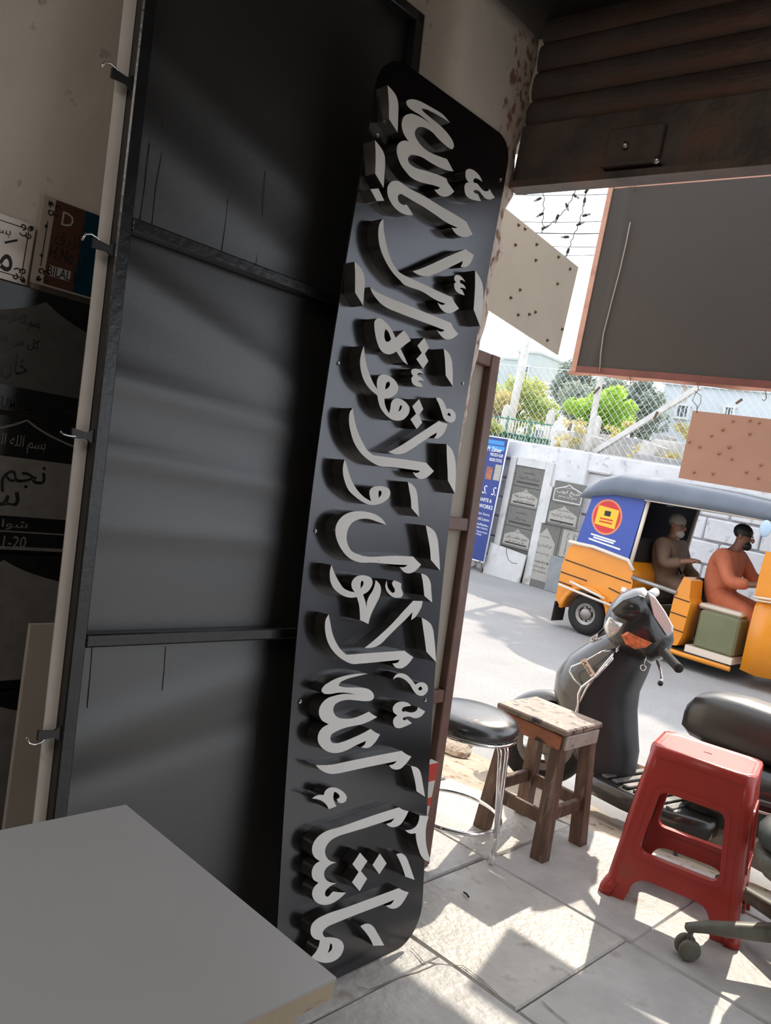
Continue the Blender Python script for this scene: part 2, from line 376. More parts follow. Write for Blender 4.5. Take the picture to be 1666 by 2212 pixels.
LET = [
(1,"312,35* 385,110 450,195 488,280 506,400 503,600 493,885* 338,640* 334,330"),
(1,"1440,712* 1300,555 1150,460 1000,375 880,315 780,288 700,292 655,315 650,360 690,430 780,500 900,572 1010,660 1228,870* 1100,745 960,640 850,580 750,548 680,555 610,595 575,670 567,770 590,870 640,970 695,1048* 640,1030 560,1045 505,1090 482,1150 477,1233 502,1343 557,1473 637,1583 737,1693 867,1763 997,1803 1137,1833 1257,1873* 1225,1905 1187,1915 1152,1908* 1192,1963 1257,2018 1337,2040 1417,2023 1512,1948* 1447,1853 1397,1783 1372,1713* 1267,1663 1117,1613 997,1573 847,1533 767,1493 707,1443 682,1393 685,1333 732,1288 817,1293 917,1323 1067,1413 1197,1488 1317,1543 1417,1575 1500,1583* 1447,1483 1382,1363* 1297,1333 1117,1263 997,1193 897,1093 837,1003 802,903 830,820 880,785 950,787 1030,820 1130,890 1200,970 1280,1050 1350,1110 1420,1165 1480,1185 1505,1150 1505,1100 1480,1030 1400,910 1280,780 1180,695 1080,615 1010,555 950,500 920,455* 1000,465 1100,510 1250,590 1380,670"),
(2,"168,190* 250,290 315,390 345,480 352,600 340,800 325,1050* 172,790* 180,600 180,400"),
(2,"85,1072* 232,1058* 335,1280* 200,1285*"),
(2,"540,920 460,940 410,1000 390,1100 405,1200 450,1300 530,1410 630,1490 740,1535 858,1540* 800,1440 738,1350* 690,1358 640,1340 600,1300 580,1240 590,1180 630,1158 700,1190 850,1280 990,1358 1250,1528 1450,1668 1658,1765* 1610,1773 1550,1763* 1580,1818 1650,1893 1740,1931 1830,1928 1925,1883* 1870,1773 1815,1658* 1650,1553 1350,1378 1050,1193 750,1033 650,960 600,930"),
(3,"1110,122 1060,150 1048,220 1065,310 1110,370* 1065,375 1035,420 1032,500 1060,600 1120,655 1200,685 1330,705* 1300,640 1270,575* 1220,560 1190,520 1230,500 1290,520 1340,580 1420,660 1490,675 1577,638* 1530,570 1478,480* 1460,520 1420,528 1370,510 1310,450 1240,378 1205,375 1190,330 1215,292 1280,310 1353,358* 1310,260 1250,190 1170,135"),
(4,"735,20* 690,70 655,160 645,270 655,430 690,580 740,710 830,880 930,1020 1030,1125 1110,1205 1220,1255 1383,1307 1723,1502 1858,1552* 1803,1572 1753,1557 1713,1527* 1743,1597 1803,1672 1863,1712 1933,1720 2013,1692 2098,1637* 2033,1547 1968,1432* 1783,1352 1433,1187 1083,1022 1045,1000 960,910 880,770 820,600 770,380 745,230"),
(4,"218,795* 300,870 360,960 392,1050 402,1180 385,1400 375,1590* 228,1350* 228,1200 228,1000"),
(5,"180,550* 280,520 500,430 800,290 1130,152* 1200,205 1282,258* 1240,370 1180,450 1100,480 1045,465* 1070,420 1085,365* 1000,405 750,525 560,605 480,635 400,638 300,620"),
(5,"960,617 930,660 935,710 965,745* 935,765 930,830 960,900 1020,950 1115,982* 1090,925 1065,880 1035,870 1040,845 1075,845 1138,870* 1120,820 1090,785 1045,765 1025,730 1040,705 1080,710 1132,745* 1095,690 1050,640 1000,615"),
(5,"1305,535* 1370,630 1425,740 1450,880 1448,1050 1420,1350 1393,1535* 1278,1240* 1295,1000 1305,750"),
(6,"72,0* 130,45 220,100 350,160 600,260 900,385 1200,505 1400,590* 1450,690 1518,770* 1450,825 1380,855 1300,850 1235,800 1165,700* 1200,725 1250,730 1295,708* 1200,670 930,570 700,485 500,405 350,340 250,270 160,170 100,75"),
(6,"195,512 150,555 143,640 160,780 195,920 240,1020 310,1085 390,1102 450,1085 505,1055* 560,1140 620,1220 692,1272* 640,1150 570,1008* 640,950 742,875* 690,795 628,708* 560,765 490,832* 460,760 400,660 330,580 260,525|325,685* 308,760 312,840 340,895 375,895 418,855* 400,800 370,730"),
(6,"960,830* 1036,995* 970,1090* 1028,1215* 940,1335* 830,1180* 920,1078* 848,958*"),
(6,"1278,1010* 1340,1060 1385,1125 1410,1200 1420,1300 1428,1625* 1312,1450* 1305,1300 1295,1150"),
(8,"460,470 410,490 408,550 440,600* 412,630 412,690 440,750 500,785 615,798* 595,760 570,722* 535,715 528,695 550,685 635,690* 600,640 570,618 530,605 512,575 530,545 570,545 632,572* 590,520 530,480"),
(7,"350,-98* 310,20 290,130 293,250 320,380 370,500 450,610 570,712* 585,800 620,910 680,1000 750,1070 830,1115 900,1127 980,1115 1050,1060 1095,980 1095,910 1050,840 980,785 900,758 840,775 800,830 785,920 765,1010* 720,930 690,830 685,762* 740,762 820,730 890,670 915,590 890,510 820,430 740,385 660,370 600,395 570,460 562,540 572,615* 510,520 450,380 400,240 370,80|700,615* 705,560 725,500 755,485 778,510 770,560 740,595|910,980* 930,930 945,880 970,872 972,910 955,950"),
(7,"1255,772* 1323,938* 1253,1028* 1305,1160* 1215,1265* 1113,1105* 1205,1015* 1143,890*"),
(8,"850,995* 900,990 950,1020 1000,1090 1040,1195* 1090,1190 1150,1215 1200,1280 1205,1350 1180,1415 1130,1440 1070,1430 1000,1380 960,1280 930,1180|1050,1300* 1085,1258 1110,1290 1115,1330 1080,1315"),
(9,"825,738* 900,705 1000,650 1250,490 1585,272* 1715,323* 1680,420 1620,500 1560,535 1510,530* 1545,490 1555,445* 1450,510 1300,610 1150,710 1080,750 1000,770 900,765"),
(9,"295,80* 255,130 237,220 240,320 265,450 310,590 380,710 470,810 570,885 670,940 890,965 1305,1020* 1270,1050 1230,1052 1195,1040* 1225,1090 1280,1135 1330,1143 1400,1120 1450,1085 1510,1025* 1450,960 1395,900* 1200,870 800,815 600,788* 520,720 450,610 380,460 330,300 305,170"),
(10,"1458,-125* 1520,-60 1560,40 1575,130 1577,250 1565,515* 1475,345* 1470,200 1462,50"),
(10,"147,75* 128,150 125,240 150,360 200,470 280,550 370,615 450,652 520,660 600,645 680,600 725,550 735,500 715,450 660,425 580,418 510,430 470,470 467,530 490,615* 400,560 320,480 250,370 200,240 165,120|585,568* 583,520 590,475 610,475 625,500 615,535"),
(10,"960,362* 1020,400 1060,450 1080,520 1090,620 1105,815* 1005,700* 1000,600 980,480"),
(11,"863,218* 810,140 730,80 620,42 500,27 380,38 280,80 200,160 162,250 160,340 185,440 240,550 320,650 410,710 460,728 700,740 980,765 1158,772* 1130,795 1100,805 1050,800* 1080,840 1130,880 1190,887 1250,865 1300,820 1345,765* 1290,715 1235,655* 1000,645 440,612 380,575 340,510 315,420 320,330 345,250 400,180 470,145 560,130 640,138 730,170"),
(11,"1410,225* 1480,260 1540,320 1570,400 1590,560 1608,850* 1480,700* 1470,560 1440,380"),
(12,"168,65* 150,130 145,210 155,300 200,390 270,455 360,505 440,520 520,512* 550,620 560,720 565,830* 680,885* 700,800 740,700 790,600 840,490 855,400 840,340 780,275* 770,330 740,420 690,500 660,580 655,665* 640,580 605,475* 660,445 715,380 738,300 720,250 670,220 600,210 530,220 470,265 445,320 450,380 492,445* 420,430 340,390 280,310 220,200|572,390* 572,330 580,290 600,285 615,310 605,350"),
(12,"935,280* 915,340 925,410 970,475 1030,515 1090,522 1140,510 1160,480 1150,430 1135,390 1138,325* 1080,295 1030,283 1008,310 1020,360 1045,400 1045,440 1020,455 980,425 950,380 938,330"),
(12,"1410,185* 1470,205 1515,250 1540,310 1550,420 1563,588* 1455,495* 1445,400 1430,280"),
(13,"1267,-14* 1388,-9* 1375,60 1340,130 1290,200 1240,235* 1250,180 1258,130* 1190,205 1050,340 930,460 850,540 780,578 720,592 640,592* 720,530 820,445 1000,275 1150,110"),
(13,"180,160* 145,220 132,300 140,410 170,520 220,610 290,690 380,755 480,798 600,793 850,770 1095,745* 1070,780 1040,790 1000,793* 1030,835 1070,855 1110,857 1160,835 1220,780 1268,712* 1200,665 1155,628* 900,645 410,680* 340,620 280,530 230,410 205,290"),
(13,"1375,205* 1440,240 1495,290 1520,350 1535,450 1550,600 1560,775* 1435,640* 1420,520 1400,380"),
(14,"832,95* 700,95 560,115 420,155 320,205 240,265 213,320 240,355 320,365 430,348 560,350 690,375* 600,365 500,365 400,385 290,425 220,490 185,560 182,640 220,715 310,768* 240,805 190,860 165,930 172,1010 220,1080 290,1130 380,1152 480,1140 580,1100 680,1045 808,990* 790,1040 740,1075* 800,1085 850,1078 920,1020 995,905* 930,875 868,830* 780,880 640,945 500,1000 400,1022 350,1010 332,970 345,910 400,870 500,825 620,795 760,765 850,730 958,672* 900,640 845,600* 740,650 620,690 520,695 430,675 380,620 372,560 400,500 460,465 540,445 680,450 800,460 880,450 915,410 900,350 850,305 740,280 600,278 500,272 440,250 460,215 530,175 680,130"),
(14,"1168,172* 1190,125 1230,95 1300,92 1360,120 1410,170 1465,240* 1510,215 1570,212 1620,245 1635,300 1615,350 1560,390 1500,380 1440,320 1400,250 1340,185 1280,150 1210,145|1500,300* 1520,270 1545,265 1560,300 1530,322"),
(14,"1265,468 1200,495 1165,550 1175,610 1225,650* 1180,690 1170,760 1200,810 1250,822 1310,805 1420,755* 1380,720 1350,700* 1320,718 1298,705 1300,680 1340,668 1390,665 1430,682 1480,688 1540,665 1597,598* 1550,570 1500,540* 1490,575 1450,605 1400,612 1330,595* 1300,605 1280,580 1300,545 1350,530 1410,522* 1370,485 1320,470"),
(15,"185,245* 340,245 600,195 900,135 1250,68* 1310,110 1372,140* 1330,200 1280,255 1230,295 1170,300 1120,280 1095,248* 1150,235 1195,195* 1050,225 850,265 600,320 450,350 370,355 290,330 220,285"),
(15,"1368,258* 1430,270 1475,310 1495,370 1515,480 1542,638* 1437,570* 1420,460 1395,350"),
(15,"140,660* 180,630 230,615 285,618* 300,570 345,530 410,522 480,545 540,590 572,650 560,690 510,718 465,708 445,670 480,650 480,620 450,590 415,575* 403,640 415,700 443,755* 395,775 347,792* 320,740 270,695 210,670"),
(16,"1215,80* 1270,110 1337,128* 1290,220 1220,305 1140,328 1095,315 1060,285* 1120,265 1165,215* 1000,270 800,335 600,395 460,440 380,485 330,540 302,610 310,680 350,735 440,765* 380,785 330,820 295,870 290,930 320,985 380,1015 445,1020* 380,1050 330,1090 300,1140 310,1185 335,1190 370,1155 400,1125* 480,1135 563,1138* 520,1180 460,1230 380,1275 290,1292 220,1275 160,1220 140,1160 160,1080 220,1015* 160,980 135,910 150,830 190,775 238,748* 180,710 142,640 145,560 190,470 270,400 500,320 900,180"),
(16,"735,642* 827,748* 745,870* 823,965* 730,1120* 635,1010* 718,882* 640,785*"),
(16,"980,652* 1065,775* 975,910* 890,795*"),
(16,"1475,180* 1587,192* 1560,300 1550,420 1560,560 1590,680 1613,750* 1560,745 1500,690 1460,590 1435,490 1425,400* 1370,408 1325,390 1295,365* 1370,355 1430,315 1460,260"),
(16,"1185,662* 1240,650 1290,675 1320,720 1350,800 1413,980* 1298,940* 1270,850 1225,740"),
(17,"1230,158* 1290,190 1350,208* 1300,300 1240,375 1180,405 1120,398 1075,370* 1140,350 1178,298* 1000,370 700,485 480,575 380,620 330,665 318,710 345,748* 420,748 500,765 550,800 572,850 560,920 520,985 450,1035 360,1055 260,1035 182,985* 230,930 265,870 285,785* 220,765 180,720 172,660 190,590 240,535 330,485 600,390 900,280|375,940* 395,890 410,815* 432,840 432,880 405,920"),
(17,"770,615* 830,585 885,590 930,625 970,690 1057,845* 925,850* 900,790 850,710"),
]
TH = rad(6.0); SN = Vec((math.cos(TH),0,math.sin(TH))); SE = Vec((-math.sin(TH),0,math.cos(TH))); SP = Vec((-1.2,0,.006))
M['sign_panel'] = mat('dark_satin_sheet', (.078,.078,.083), .19, .95, var=.10, vs=2.0)
M['letter_face'] = speckle(mat('letter_face_white', (.68,.655,.62), .55, var=.04, vs=9), (.36,.27,.2), 55, .72, .80)
M['letter_side'] = mat('letter_side_steel', (.30,.28,.255), .22, .95, var=.25, vs=14)
sign = thing('letter_sign', 'tall dark metal sign with raised white Arabic letters leaning beside the doorway', 'sign', (-1.2,1.53,0))
SLEN = 2.135
def sag(s): return -.062*max(0.0, math.sin(PI*min(1, max(0, s/SLEN))))**1.15
def sp(y, s, d=0.0): return SP + Vec((0,y,0)) + SE*s + SN*(d+sag(s))
def onsign(x, y, d):
    g = 0
    for _ in range(5): q = onp(x, y, SP+SN*(d+g), SN); s = (q-SP).dot(SE); g = sag(s)
    return q.y, s
def rrect(y0, y1, s0, s1, rr, k=7):                # corner radii: bl, br, tr, tl
    o = []
    for (cy, cs, a0), r in zip(((y0,s0,180),(y1,s0,270),(y1,s1,0),(y0,s1,90)), rr):
        cx = cy + (r if cy == y0 else -r); cz = cs + (r if cs == s0 else -r)
        for i in range(k): a = rad(a0+90*i/(k-1)); o.append((cx+r*math.cos(a), cz+r*math.sin(a)))
    return o
def panel_span(s):                               # width of the rounded panel at height s
    a, c = 1.278, 1.792
    def inset(r, t): return r - math.sqrt(max(0, r*r-(r-t)**2)) if t < r else 0
    return a + max(inset(.09, s), inset(.085, SLEN-s)), c - max(inset(.10, s), inset(.06, SLEN-s))
m = MB(); ss = sorted(set([SLEN*k/60 for k in range(61)] + [.1*(k/10)**2 for k in range(11)] + [SLEN-.09*(k/10)**2 for k in range(11)])); rings = []
for s_ in ss:
    a, c = panel_span(s_); rings.append([sp(a+(c-a)*i/8, s_) for i in range(9)] + [sp(c-(c-a)*i/8, s_, -.004) for i in range(9)])
m.loft(rings, 0, True); pn = m.build('panel', M['sign_panel'], sign)
try: pn.data.set_sharp_from_angle(angle=.6)
except Exception: pass
DEP = .036
def letter(w, spec):
    x0, y0, k = WIN[w]; outs = []
    for part in spec.split('|'):
        o = []
        for (a, b) in crom(part):
            o.append(onsign(x0+a/k, y0+b/k, DEP))
        outs.append(o)
    m = MB(); m.prism(outs, lambda a, b: sp(a,b,DEP), SN*-(DEP-.0005), 0, 1, back=False)
    return m.build('letter', [M['letter_face'], M['letter_side']], sign)
for w, spec in LET: letter(w, spec)
for px in ((815,293),(1081,389),(731,785),(1000,828),(681,1147),(918,1953),(919,1512),(648,1515)):
    q = sp(*onsign(*px, 0)); m = MB(); m.lathe([(.0022,.0004),(.0045,.0006),(.0050,.0014),(.0045,.002)], q, SN, 12, cap=False)
    m.build('screw_hole', M['steel'], sign)
# ================================================================= frame with black flex sheet
T2 = rad(6.5); FN = Vec((math.cos(T2),0,math.sin(T2))); FE = Vec((-math.sin(T2),0,math.cos(T2))); FP = Vec((-1.305,0,.004))
def fp(y, s, d=0.0): return FP + Vec((0,y,0)) + FE*s + FN*d
M['black_bar'] = mat('black_painted_tube', (.012,.012,.013), .30, 0, bump=.10, bs=70, var=.3, vs=20)
M['flex'] = mat('black_flex_sheet', (.022,.021,.021), .40, 0, bump=.08, bs=500, spec=1.0)
M['ink0'] = mat('dark_seam', (.006,.006,.006), .5)
M['flex_white'] = mat('flex_white_edge', (.60,.55,.51), .7, var=.06, vs=6)
fr = thing('banner_frame', 'tall black frame with black flex sheet leaning on the plaster wall', 'banner frame', (-1.305,1.15,0))
FY0, FY1, FS1 = .765, 1.522, 2.36
b = .028
def flexP(u, v):
    y = FY0+.01+(FY1-FY0-.02)*u; s = .01+(FS1-.02)*v; d = 0
    for (s0, sl, w, a) in ((1.52,-.30,.035,.007),(1.30,-.06,.03,.008),(1.16,-.05,.025,.007),(1.02,-.02,.025,.006),(1.80,-.35,.05,.006),(1.95,-.32,.04,.005),(.60,.22,.04,.007),(.52,.16,.03,-.006)):
        t = (s - (s0 + sl*(y-FY0)))/w; d += a*math.exp(-t*t)*(1-.6*u)
    bay = min(abs(s-x) for x in (0,.81,1.59,FS1)); d += .006*min(1, bay/.25)
    return fp(y, s, -.024+d*1.1)
m = MB(); m.grid(flexP, 40, 130); m.build('flex_sheet', M['flex'], fr)
m = MB(); m.prism([[(FY0+.02,0.0),(FY1-.02,0.0),(FY1-.02,FS1),(FY0+.02,FS1)]], lambda a, c: fp(a,c,-.034), FN*-.003); m.build('backing_sheet', M['flex_white'], fr)
def onflex(x, y):
    q = onp(x, y, FP-FN*.016, FN); return q.y, (q-FP).dot(FE)
for pl in ([(350,265),(348,340),(338,420),(332,492)],[(322,310),(316,400),(305,485)],[(492,430),(488,500),(482,550)],[(573,370),(568,460),(556,580)],[(204,1390),(198,1460),(190,1530)],[(362,1398),(358,1450),(352,1492)],[(575,1398),(566,1480),(552,1635)]):
    P = [(onflex(*a)) for a in pl]; m = MB(); m.tube([flexP((y_-FY0-.01)/(FY1-FY0-.02), (s_-.01)/(FS1-.02))+FN*.0006 for y_, s_ in P], .0007, 4); m.build('seam', M['ink0'], fr)
for (y0, s0, y1, s1, nm) in ((FY0+b/2,0,FY0+b/2,FS1,'side_bar'),(FY1-b/2,0,FY1-b/2,FS1,'side_bar'),(FY0,FS1-b/2,FY1,FS1-b/2,'top_bar'),(FY0,b/2,FY1,b/2,'bottom_bar')):
    m = MB(); m.beam(fp(y0,s0), fp(y1,s1), b, b, FN, 0, .003); m.build(nm, M['black_bar'], fr)
for s in (.805,1.585):
    m = MB(); m.beam(fp(FY0+b,s), fp(FY1-b,s), b*.9, b*.9, FN, 0, .003); m.build('rung', M['black_bar'], fr)
    m = MB()
    for k in range(7): a = k*.9; m.ell(fp(FY0+b+.002, s+.011*math.cos(a), .011*math.sin(a)), (.004,.004,.003), 6)
    m.build('weld', M['black_bar'], fr)
m = MB(); rings = []
for k in range(40):
    s = .0 + FS1*k/39; w = .022 + .003*mnoise.noise(Vec((0,s*3,4)))
    rings.append([fp(FY0-.001,s,-.010), fp(FY0-w,s,-.014), fp(FY0-w,s,-.018), fp(FY0-.001,s,-.030)])
m.loft(rings, 0, False); m.build('white_hem', M['flex_white'], fr)
for px in ((262,172),(228,537),(188,942),(120,1583)):
    q = onp(*px, FP, FN); s = (q-FP).dot(FE); y = FY0
    m = MB(); m.prism([[(y+.008,s+.02),(y-.012,s+.006),(y-.042,s+.010),(y-.042,s-.008),(y-.012,s-.006),(y+.008,s-.02)]], lambda a, c: fp(a,c,.008), FN*-.006)
    h = m.build('hook', M['black'], fr)
    m = MB(); up = .012 if px[1] < 800 else (-.004 if px[1] < 1200 else -.012)
    m.tube([fp(y-.02,s,.004), fp(y-.034,s+up,.006), fp(y-.048,s+up*1.2,.008), fp(y-.058,s+up*.9,.008), fp(y-.064,s-.2*up,.008)], .0022, 6)
    m.build('wire', M['steel'], h)
# ================================================================= foreground table
M['laminate'] = speckle(mat('grey_white_laminate', (.47,.475,.495), .35, var=.03, vs=2, bump=.03, bs=300), (.40,.40,.41), 60, .72, .8)
M['ply_edge'] = speckle(mat('raw_ply_edge', (.52,.43,.30), .7, var=.1, vs=12), (.2,.13,.08), 14, .62, .7, stretch=(1,1,4))
tb = thing('work_table', 'white laminate table corner with raw ply edge in the foreground', 'table', (-.75,.1,0))
TZ = .70; tx0, tx1, ty0, ty1 = -.965,-.532,-.9,.655
m = MB(); m.box(((tx0+tx1)/2,(ty0+ty1)/2,TZ-.0015),(tx1-tx0,ty1-ty0,.003)); m.build('table_top', M['laminate'], tb)
m = MB(); m.box(((tx0+tx1)/2,(ty0+ty1)/2,TZ-.0135),(tx1-tx0,ty1-ty0-.001,.021)); m.build('ply_core', M['ply_edge'], tb)
m = MB(); m.box(((tx0+tx1)/2,(ty0+ty1)/2,TZ-.075),(tx1-tx0-.10,ty1-ty0-.10,.10)); m.build('apron', M['laminate'], tb)
for x in (tx0+.045,tx1-.045):
    for y in (ty0+.045,ty1-.045):
        m = MB(); m.box((x,y,(TZ-.024)/2),(.045,.045,TZ-.024),None,0,.003); m.build('leg', M['ply_edge'], tb)
# ================================================================= lettering helpers
AR = {'ا':(0xFE8D,2),'ب':(0xFE8F,4),'ت':(0xFE95,4),'ج':(0xFE9D,4),'ح':(0xFEA1,4),'خ':(0xFEA5,4),'د':(0xFEA9,2),'ذ':(0xFEAB,2),'ر':(0xFEAD,2),'ز':(0xFEAF,2),'س':(0xFEB1,4),'ش':(0xFEB5,4),'ص':(0xFEB9,4),'ض':(0xFEBD,4),'ط':(0xFEC1,4),'ظ':(0xFEC5,4),'ع':(0xFEC9,4),'غ':(0xFECD,4),'ف':(0xFED1,4),'ق':(0xFED5,4),'ك':(0xFED9,4),'ل':(0xFEDD,4),'م':(0xFEE1,4),'ن':(0xFEE5,4),'ه':(0xFEE9,4),'و':(0xFEED,2),'ي':(0xFEF1,4),'ئ':(0xFE89,4),'ة':(0xFE93,2),'ث':(0xFE99,4),'ء':(0xFE80,1),'أ':(0xFE83,2),'إ':(0xFE87,2),'ى':(0xFEEF,2)}
def shape_ar(t):
    out = []
    for w in t.split(' '):
        r = []; i = 0; prev = False
        while i < len(w):
            c = w[i]
            if c == 'ل' and i+1 < len(w) and w[i+1] == 'ا': r.append(chr(0xFEFB + (1 if prev else 0))); prev = False; i += 2; continue
            if c not in AR: r.append(c); prev = False; i += 1; continue
            b, n = AR[c]; nxt = i+1 < len(w) and w[i+1] in AR and AR[w[i+1]][1] > 1 and n == 4
            r.append(chr(b + ((3 if nxt else 1) if prev else (2 if nxt else 0)) if n == 4 else b + (1 if prev and n == 2 else 0)))
            prev = nxt; i += 1
        out.append(''.join(reversed(r)))
    return ' '.join(reversed(out))
_tc = {}
def tmesh(t, res=3, off=0.0):
    key = (t, res, off)
    if key in _tc: return _tc[key]
    c = bpy.data.curves.new('t', 'FONT'); c.body = t; c.align_x = 'LEFT'; c.resolution_u = res; c.offset = off
    o = bpy.data.objects.new('t', c); COL.objects.link(o); bpy.context.view_layer.update()
    me = bpy.data.meshes.new_from_object(o.evaluated_get(bpy.context.evaluated_depsgraph_get()))
    v = [(p.co.x, p.co.y) for p in me.vertices]; f = [tuple(p.vertices) for p in me.polygons]
    bpy.data.objects.remove(o); bpy.data.curves.remove(c); bpy.data.meshes.remove(me)
    _tc[key] = (v, f); return v, f
def is_ar(t): return any(ch in AR for ch in t)
def write(mb, t, O, U, V, cx, cy, h, w=None, al='C', mi=0, shear=0.0, res=2, off=0.0):
    """flat lettering: h = glyph box height, w = fit to this width"""
    v, f = tmesh(shape_ar(t) if is_ar(t) else t, res, off)
    if not v: return
    x0 = min(a for a, _ in v); x1 = max(a for a, _ in v); y0 = min(b for _, b in v); y1 = max(b for _, b in v)
    k = h/max(1e-6, y1-y0); kx = (w/(x1-x0)) if w else k; W_ = (x1-x0)*kx
    ox = cx - (W_/2 if al == 'C' else 0 if al == 'L' else W_)
    O = Vec(O); U = Vec(U); V = Vec(V)
    mb.add([O + U*(ox+(a-x0)*kx + shear*(b-y0)*k) + V*(cy-h/2+(b-y0)*k) for a, b in v], f, mi)
def strip(mb, O, U, V, x0, y0, x1, y1, mi=0):
    O = Vec(O); U = Vec(U); V = Vec(V); mb.add([O+U*a+V*b for a, b in ((x0,y0),(x1,y0),(x1,y1),(x0,y1))], [(0,1,2,3)], mi)
def outline(mb, pts, O, U, V, w, mi=0, closed=True):
    O = Vec(O); U = Vec(U); V = Vec(V); n = len(pts)
    for i in range(n if closed else n-1):
        a = Vec((*pts[i],0)); b = Vec((*pts[(i+1) % n],0)); d = b-a
        if d.length < 1e-6: continue
        d.normalize(); q = Vec((-d.y,d.x,0))*w/2
        mb.add([O+U*p.x+V*p.y for p in (a-q,b-q,b+q,a+q)], [(0,1,2,3)], mi)
def arch(x0, x1, y0, y1, ys, peak=.25):            # outline of a pointed scalloped arch panel
    w = x1-x0; c = (x0+x1)/2; pts = [(x0,y0),(x1,y0),(x1,ys)]
    for k in range(1, 9):
        t = k/9; pts.append((x1-(w/2)*t, ys+(y1-ys)*(t**.8*(1-peak)+peak*t**5)))
    pts.append((c,y1)); pts += [(2*c-a, b) for a, b in pts[3:-1][::-1]]; pts.append((x0,ys)); return pts
# ================================================================= things on the left wall
M['plate_steel'] = mat('etched_steel_plate', (.58,.50,.44), .35, .55, var=.12, vs=5)
M['plate_red'] = mat('maroon_print', (.075,.03,.02), .4); M['ink'] = mat('black_ink', (.010,.009,.009), .5)
M['plate_blue'] = mat('blue_film', (.0,.03,.05), .3); M['plate_grey'] = mat('grey_print', (.35,.32,.3), .5)
WU, WV, WN = Vec((0,1,0)), Vec((0,0,1)), Vec((1,0,0))
def flourish(mb, O, U, V, x, y, s, sx, sy, mi=0):
    for (cx, cy, r, a0, a1) in ((.25,.75,.22,0,300),(.75,.25,.22,90,390),(.62,.62,.30,20,200)):
        pts = [(x+sx*s*(cx+r*math.cos(rad(a0+(a1-a0)*k/10))*(1-.05*k)), y+sy*s*(cy+r*math.sin(rad(a0+(a1-a0)*k/10))*(1-.05*k))) for k in range(11)]
        outline(mb, pts, O, U, V, s*.1, mi, False)
    for (a, b) in ((0,0),(.15,.0),(.0,.15)): outline(mb, [(x+sx*s*a, y+sy*s*b), (x+sx*s*(a+.22), y+sy*s*(b+.22))], O, U, V, s*.13, mi, False)
def nameplate(name, label, px, X, wd, ht, kind):
    q = onx(*px, X)                                # top right (kind A) or top left (kind B)
    y0, y1 = (q.y-wd, q.y) if kind == 'A' else (q.y, q.y+wd)
    t = thing(name, label, 'name plate', (X, (y0+y1)/2, q.z-ht)); O = Vec((X+.0005,0,0)); z0, z1 = q.z-ht, q.z
    m = MB(); m.box((X-.002,(y0+y1)/2,(z0+z1)/2),(.004,wd,ht)); m.build('plate', M['plate_steel'], t)
    m = MB()
    if kind == 'A':
        outline(m, [(y0+.01,z0+.012),(y1-.012,z0+.012),(y1-.012,z1-.012),(y0+.01,z1-.012)], O, WU, WV, .0018)
        flourish(m, O, WU, WV, y1-.004, z1-.004, .026, -1, -1); flourish(m, O, WU, WV, y1-.004, z0+.004, .026, -1, 1)
        write(m, 'بسم', O, WU, WV, y1-.062, z1-.034, .018); write(m, 'ما', O, WU, WV, y1-.055, (z0+z1)/2-.012, .062, .046, off=.008)
        outline(m, [(y1-.030,(z0+z1)/2+.02),(y1-.052,(z0+z1)/2+.008)], O, WU, WV, .004, 0, False)
        write(m, 'شاء الله', O, WU, WV, y1-.135, (z0+z1)/2-.012, .07, .1, off=.008)
    else:
        strip(m, O+WN*-.0002, WU, WV, y0+.024, z0+.004, y1, z1-.001, 1); strip(m, O+WN*-.0001, WU, WV, y0+.085, z0+.004, y1, z1-.001, 2)
        outline(m, [(y0+.014,z0+.035),(y0+.014,z1-.045)], O, WU, WV, .0018, 0, False)
        flourish(m, O, WU, WV, y0+.010, z1-.008, .026, 1, -1); flourish(m, O, WU, WV, y0+.010, z0+.006, .026, 1, 1)
        write(m, 'D', O, WU, WV, y0+.052, z1-.030, .026, mi=3); write(m, 'ازرق', O, WU, WV, y0+.058, z1-.068, .03, .05)
        write(m, 'H.No.19', O, WU, WV, y0+.065, z0+.068, .026, .075, off=.01); strip(m, O-WN*.00005, WU, WV, y0+.03, z0+.022, y0+.075, z0+.042, 3)
        write(m, 'BILAL N', O, WU, WV, y0+.062, z0+.032, .018, .066, off=.01)
    m.build('lettering', [M['ink'], M['plate_red'], M['plate_blue'], M['plate_grey']], t)
    for z in (z0+.055, z1-.055):
        m = MB(); y = y0+.012 if kind == 'B' else y1-.2; m.lathe([(.003,0),(.003,.0015),(0,.002)], (X,y,z), WN, 10); m.build('screw', M['ink'], t)
nameplate('name_plate', 'pale metal name plate with black Arabic lettering and border at the left edge', (78,487), -1.644, .20, .115, 'A')
nameplate('name_plate', 'metal name plate with maroon and blue print half behind the black frame', (96,421), -1.640, .30, .166, 'B')
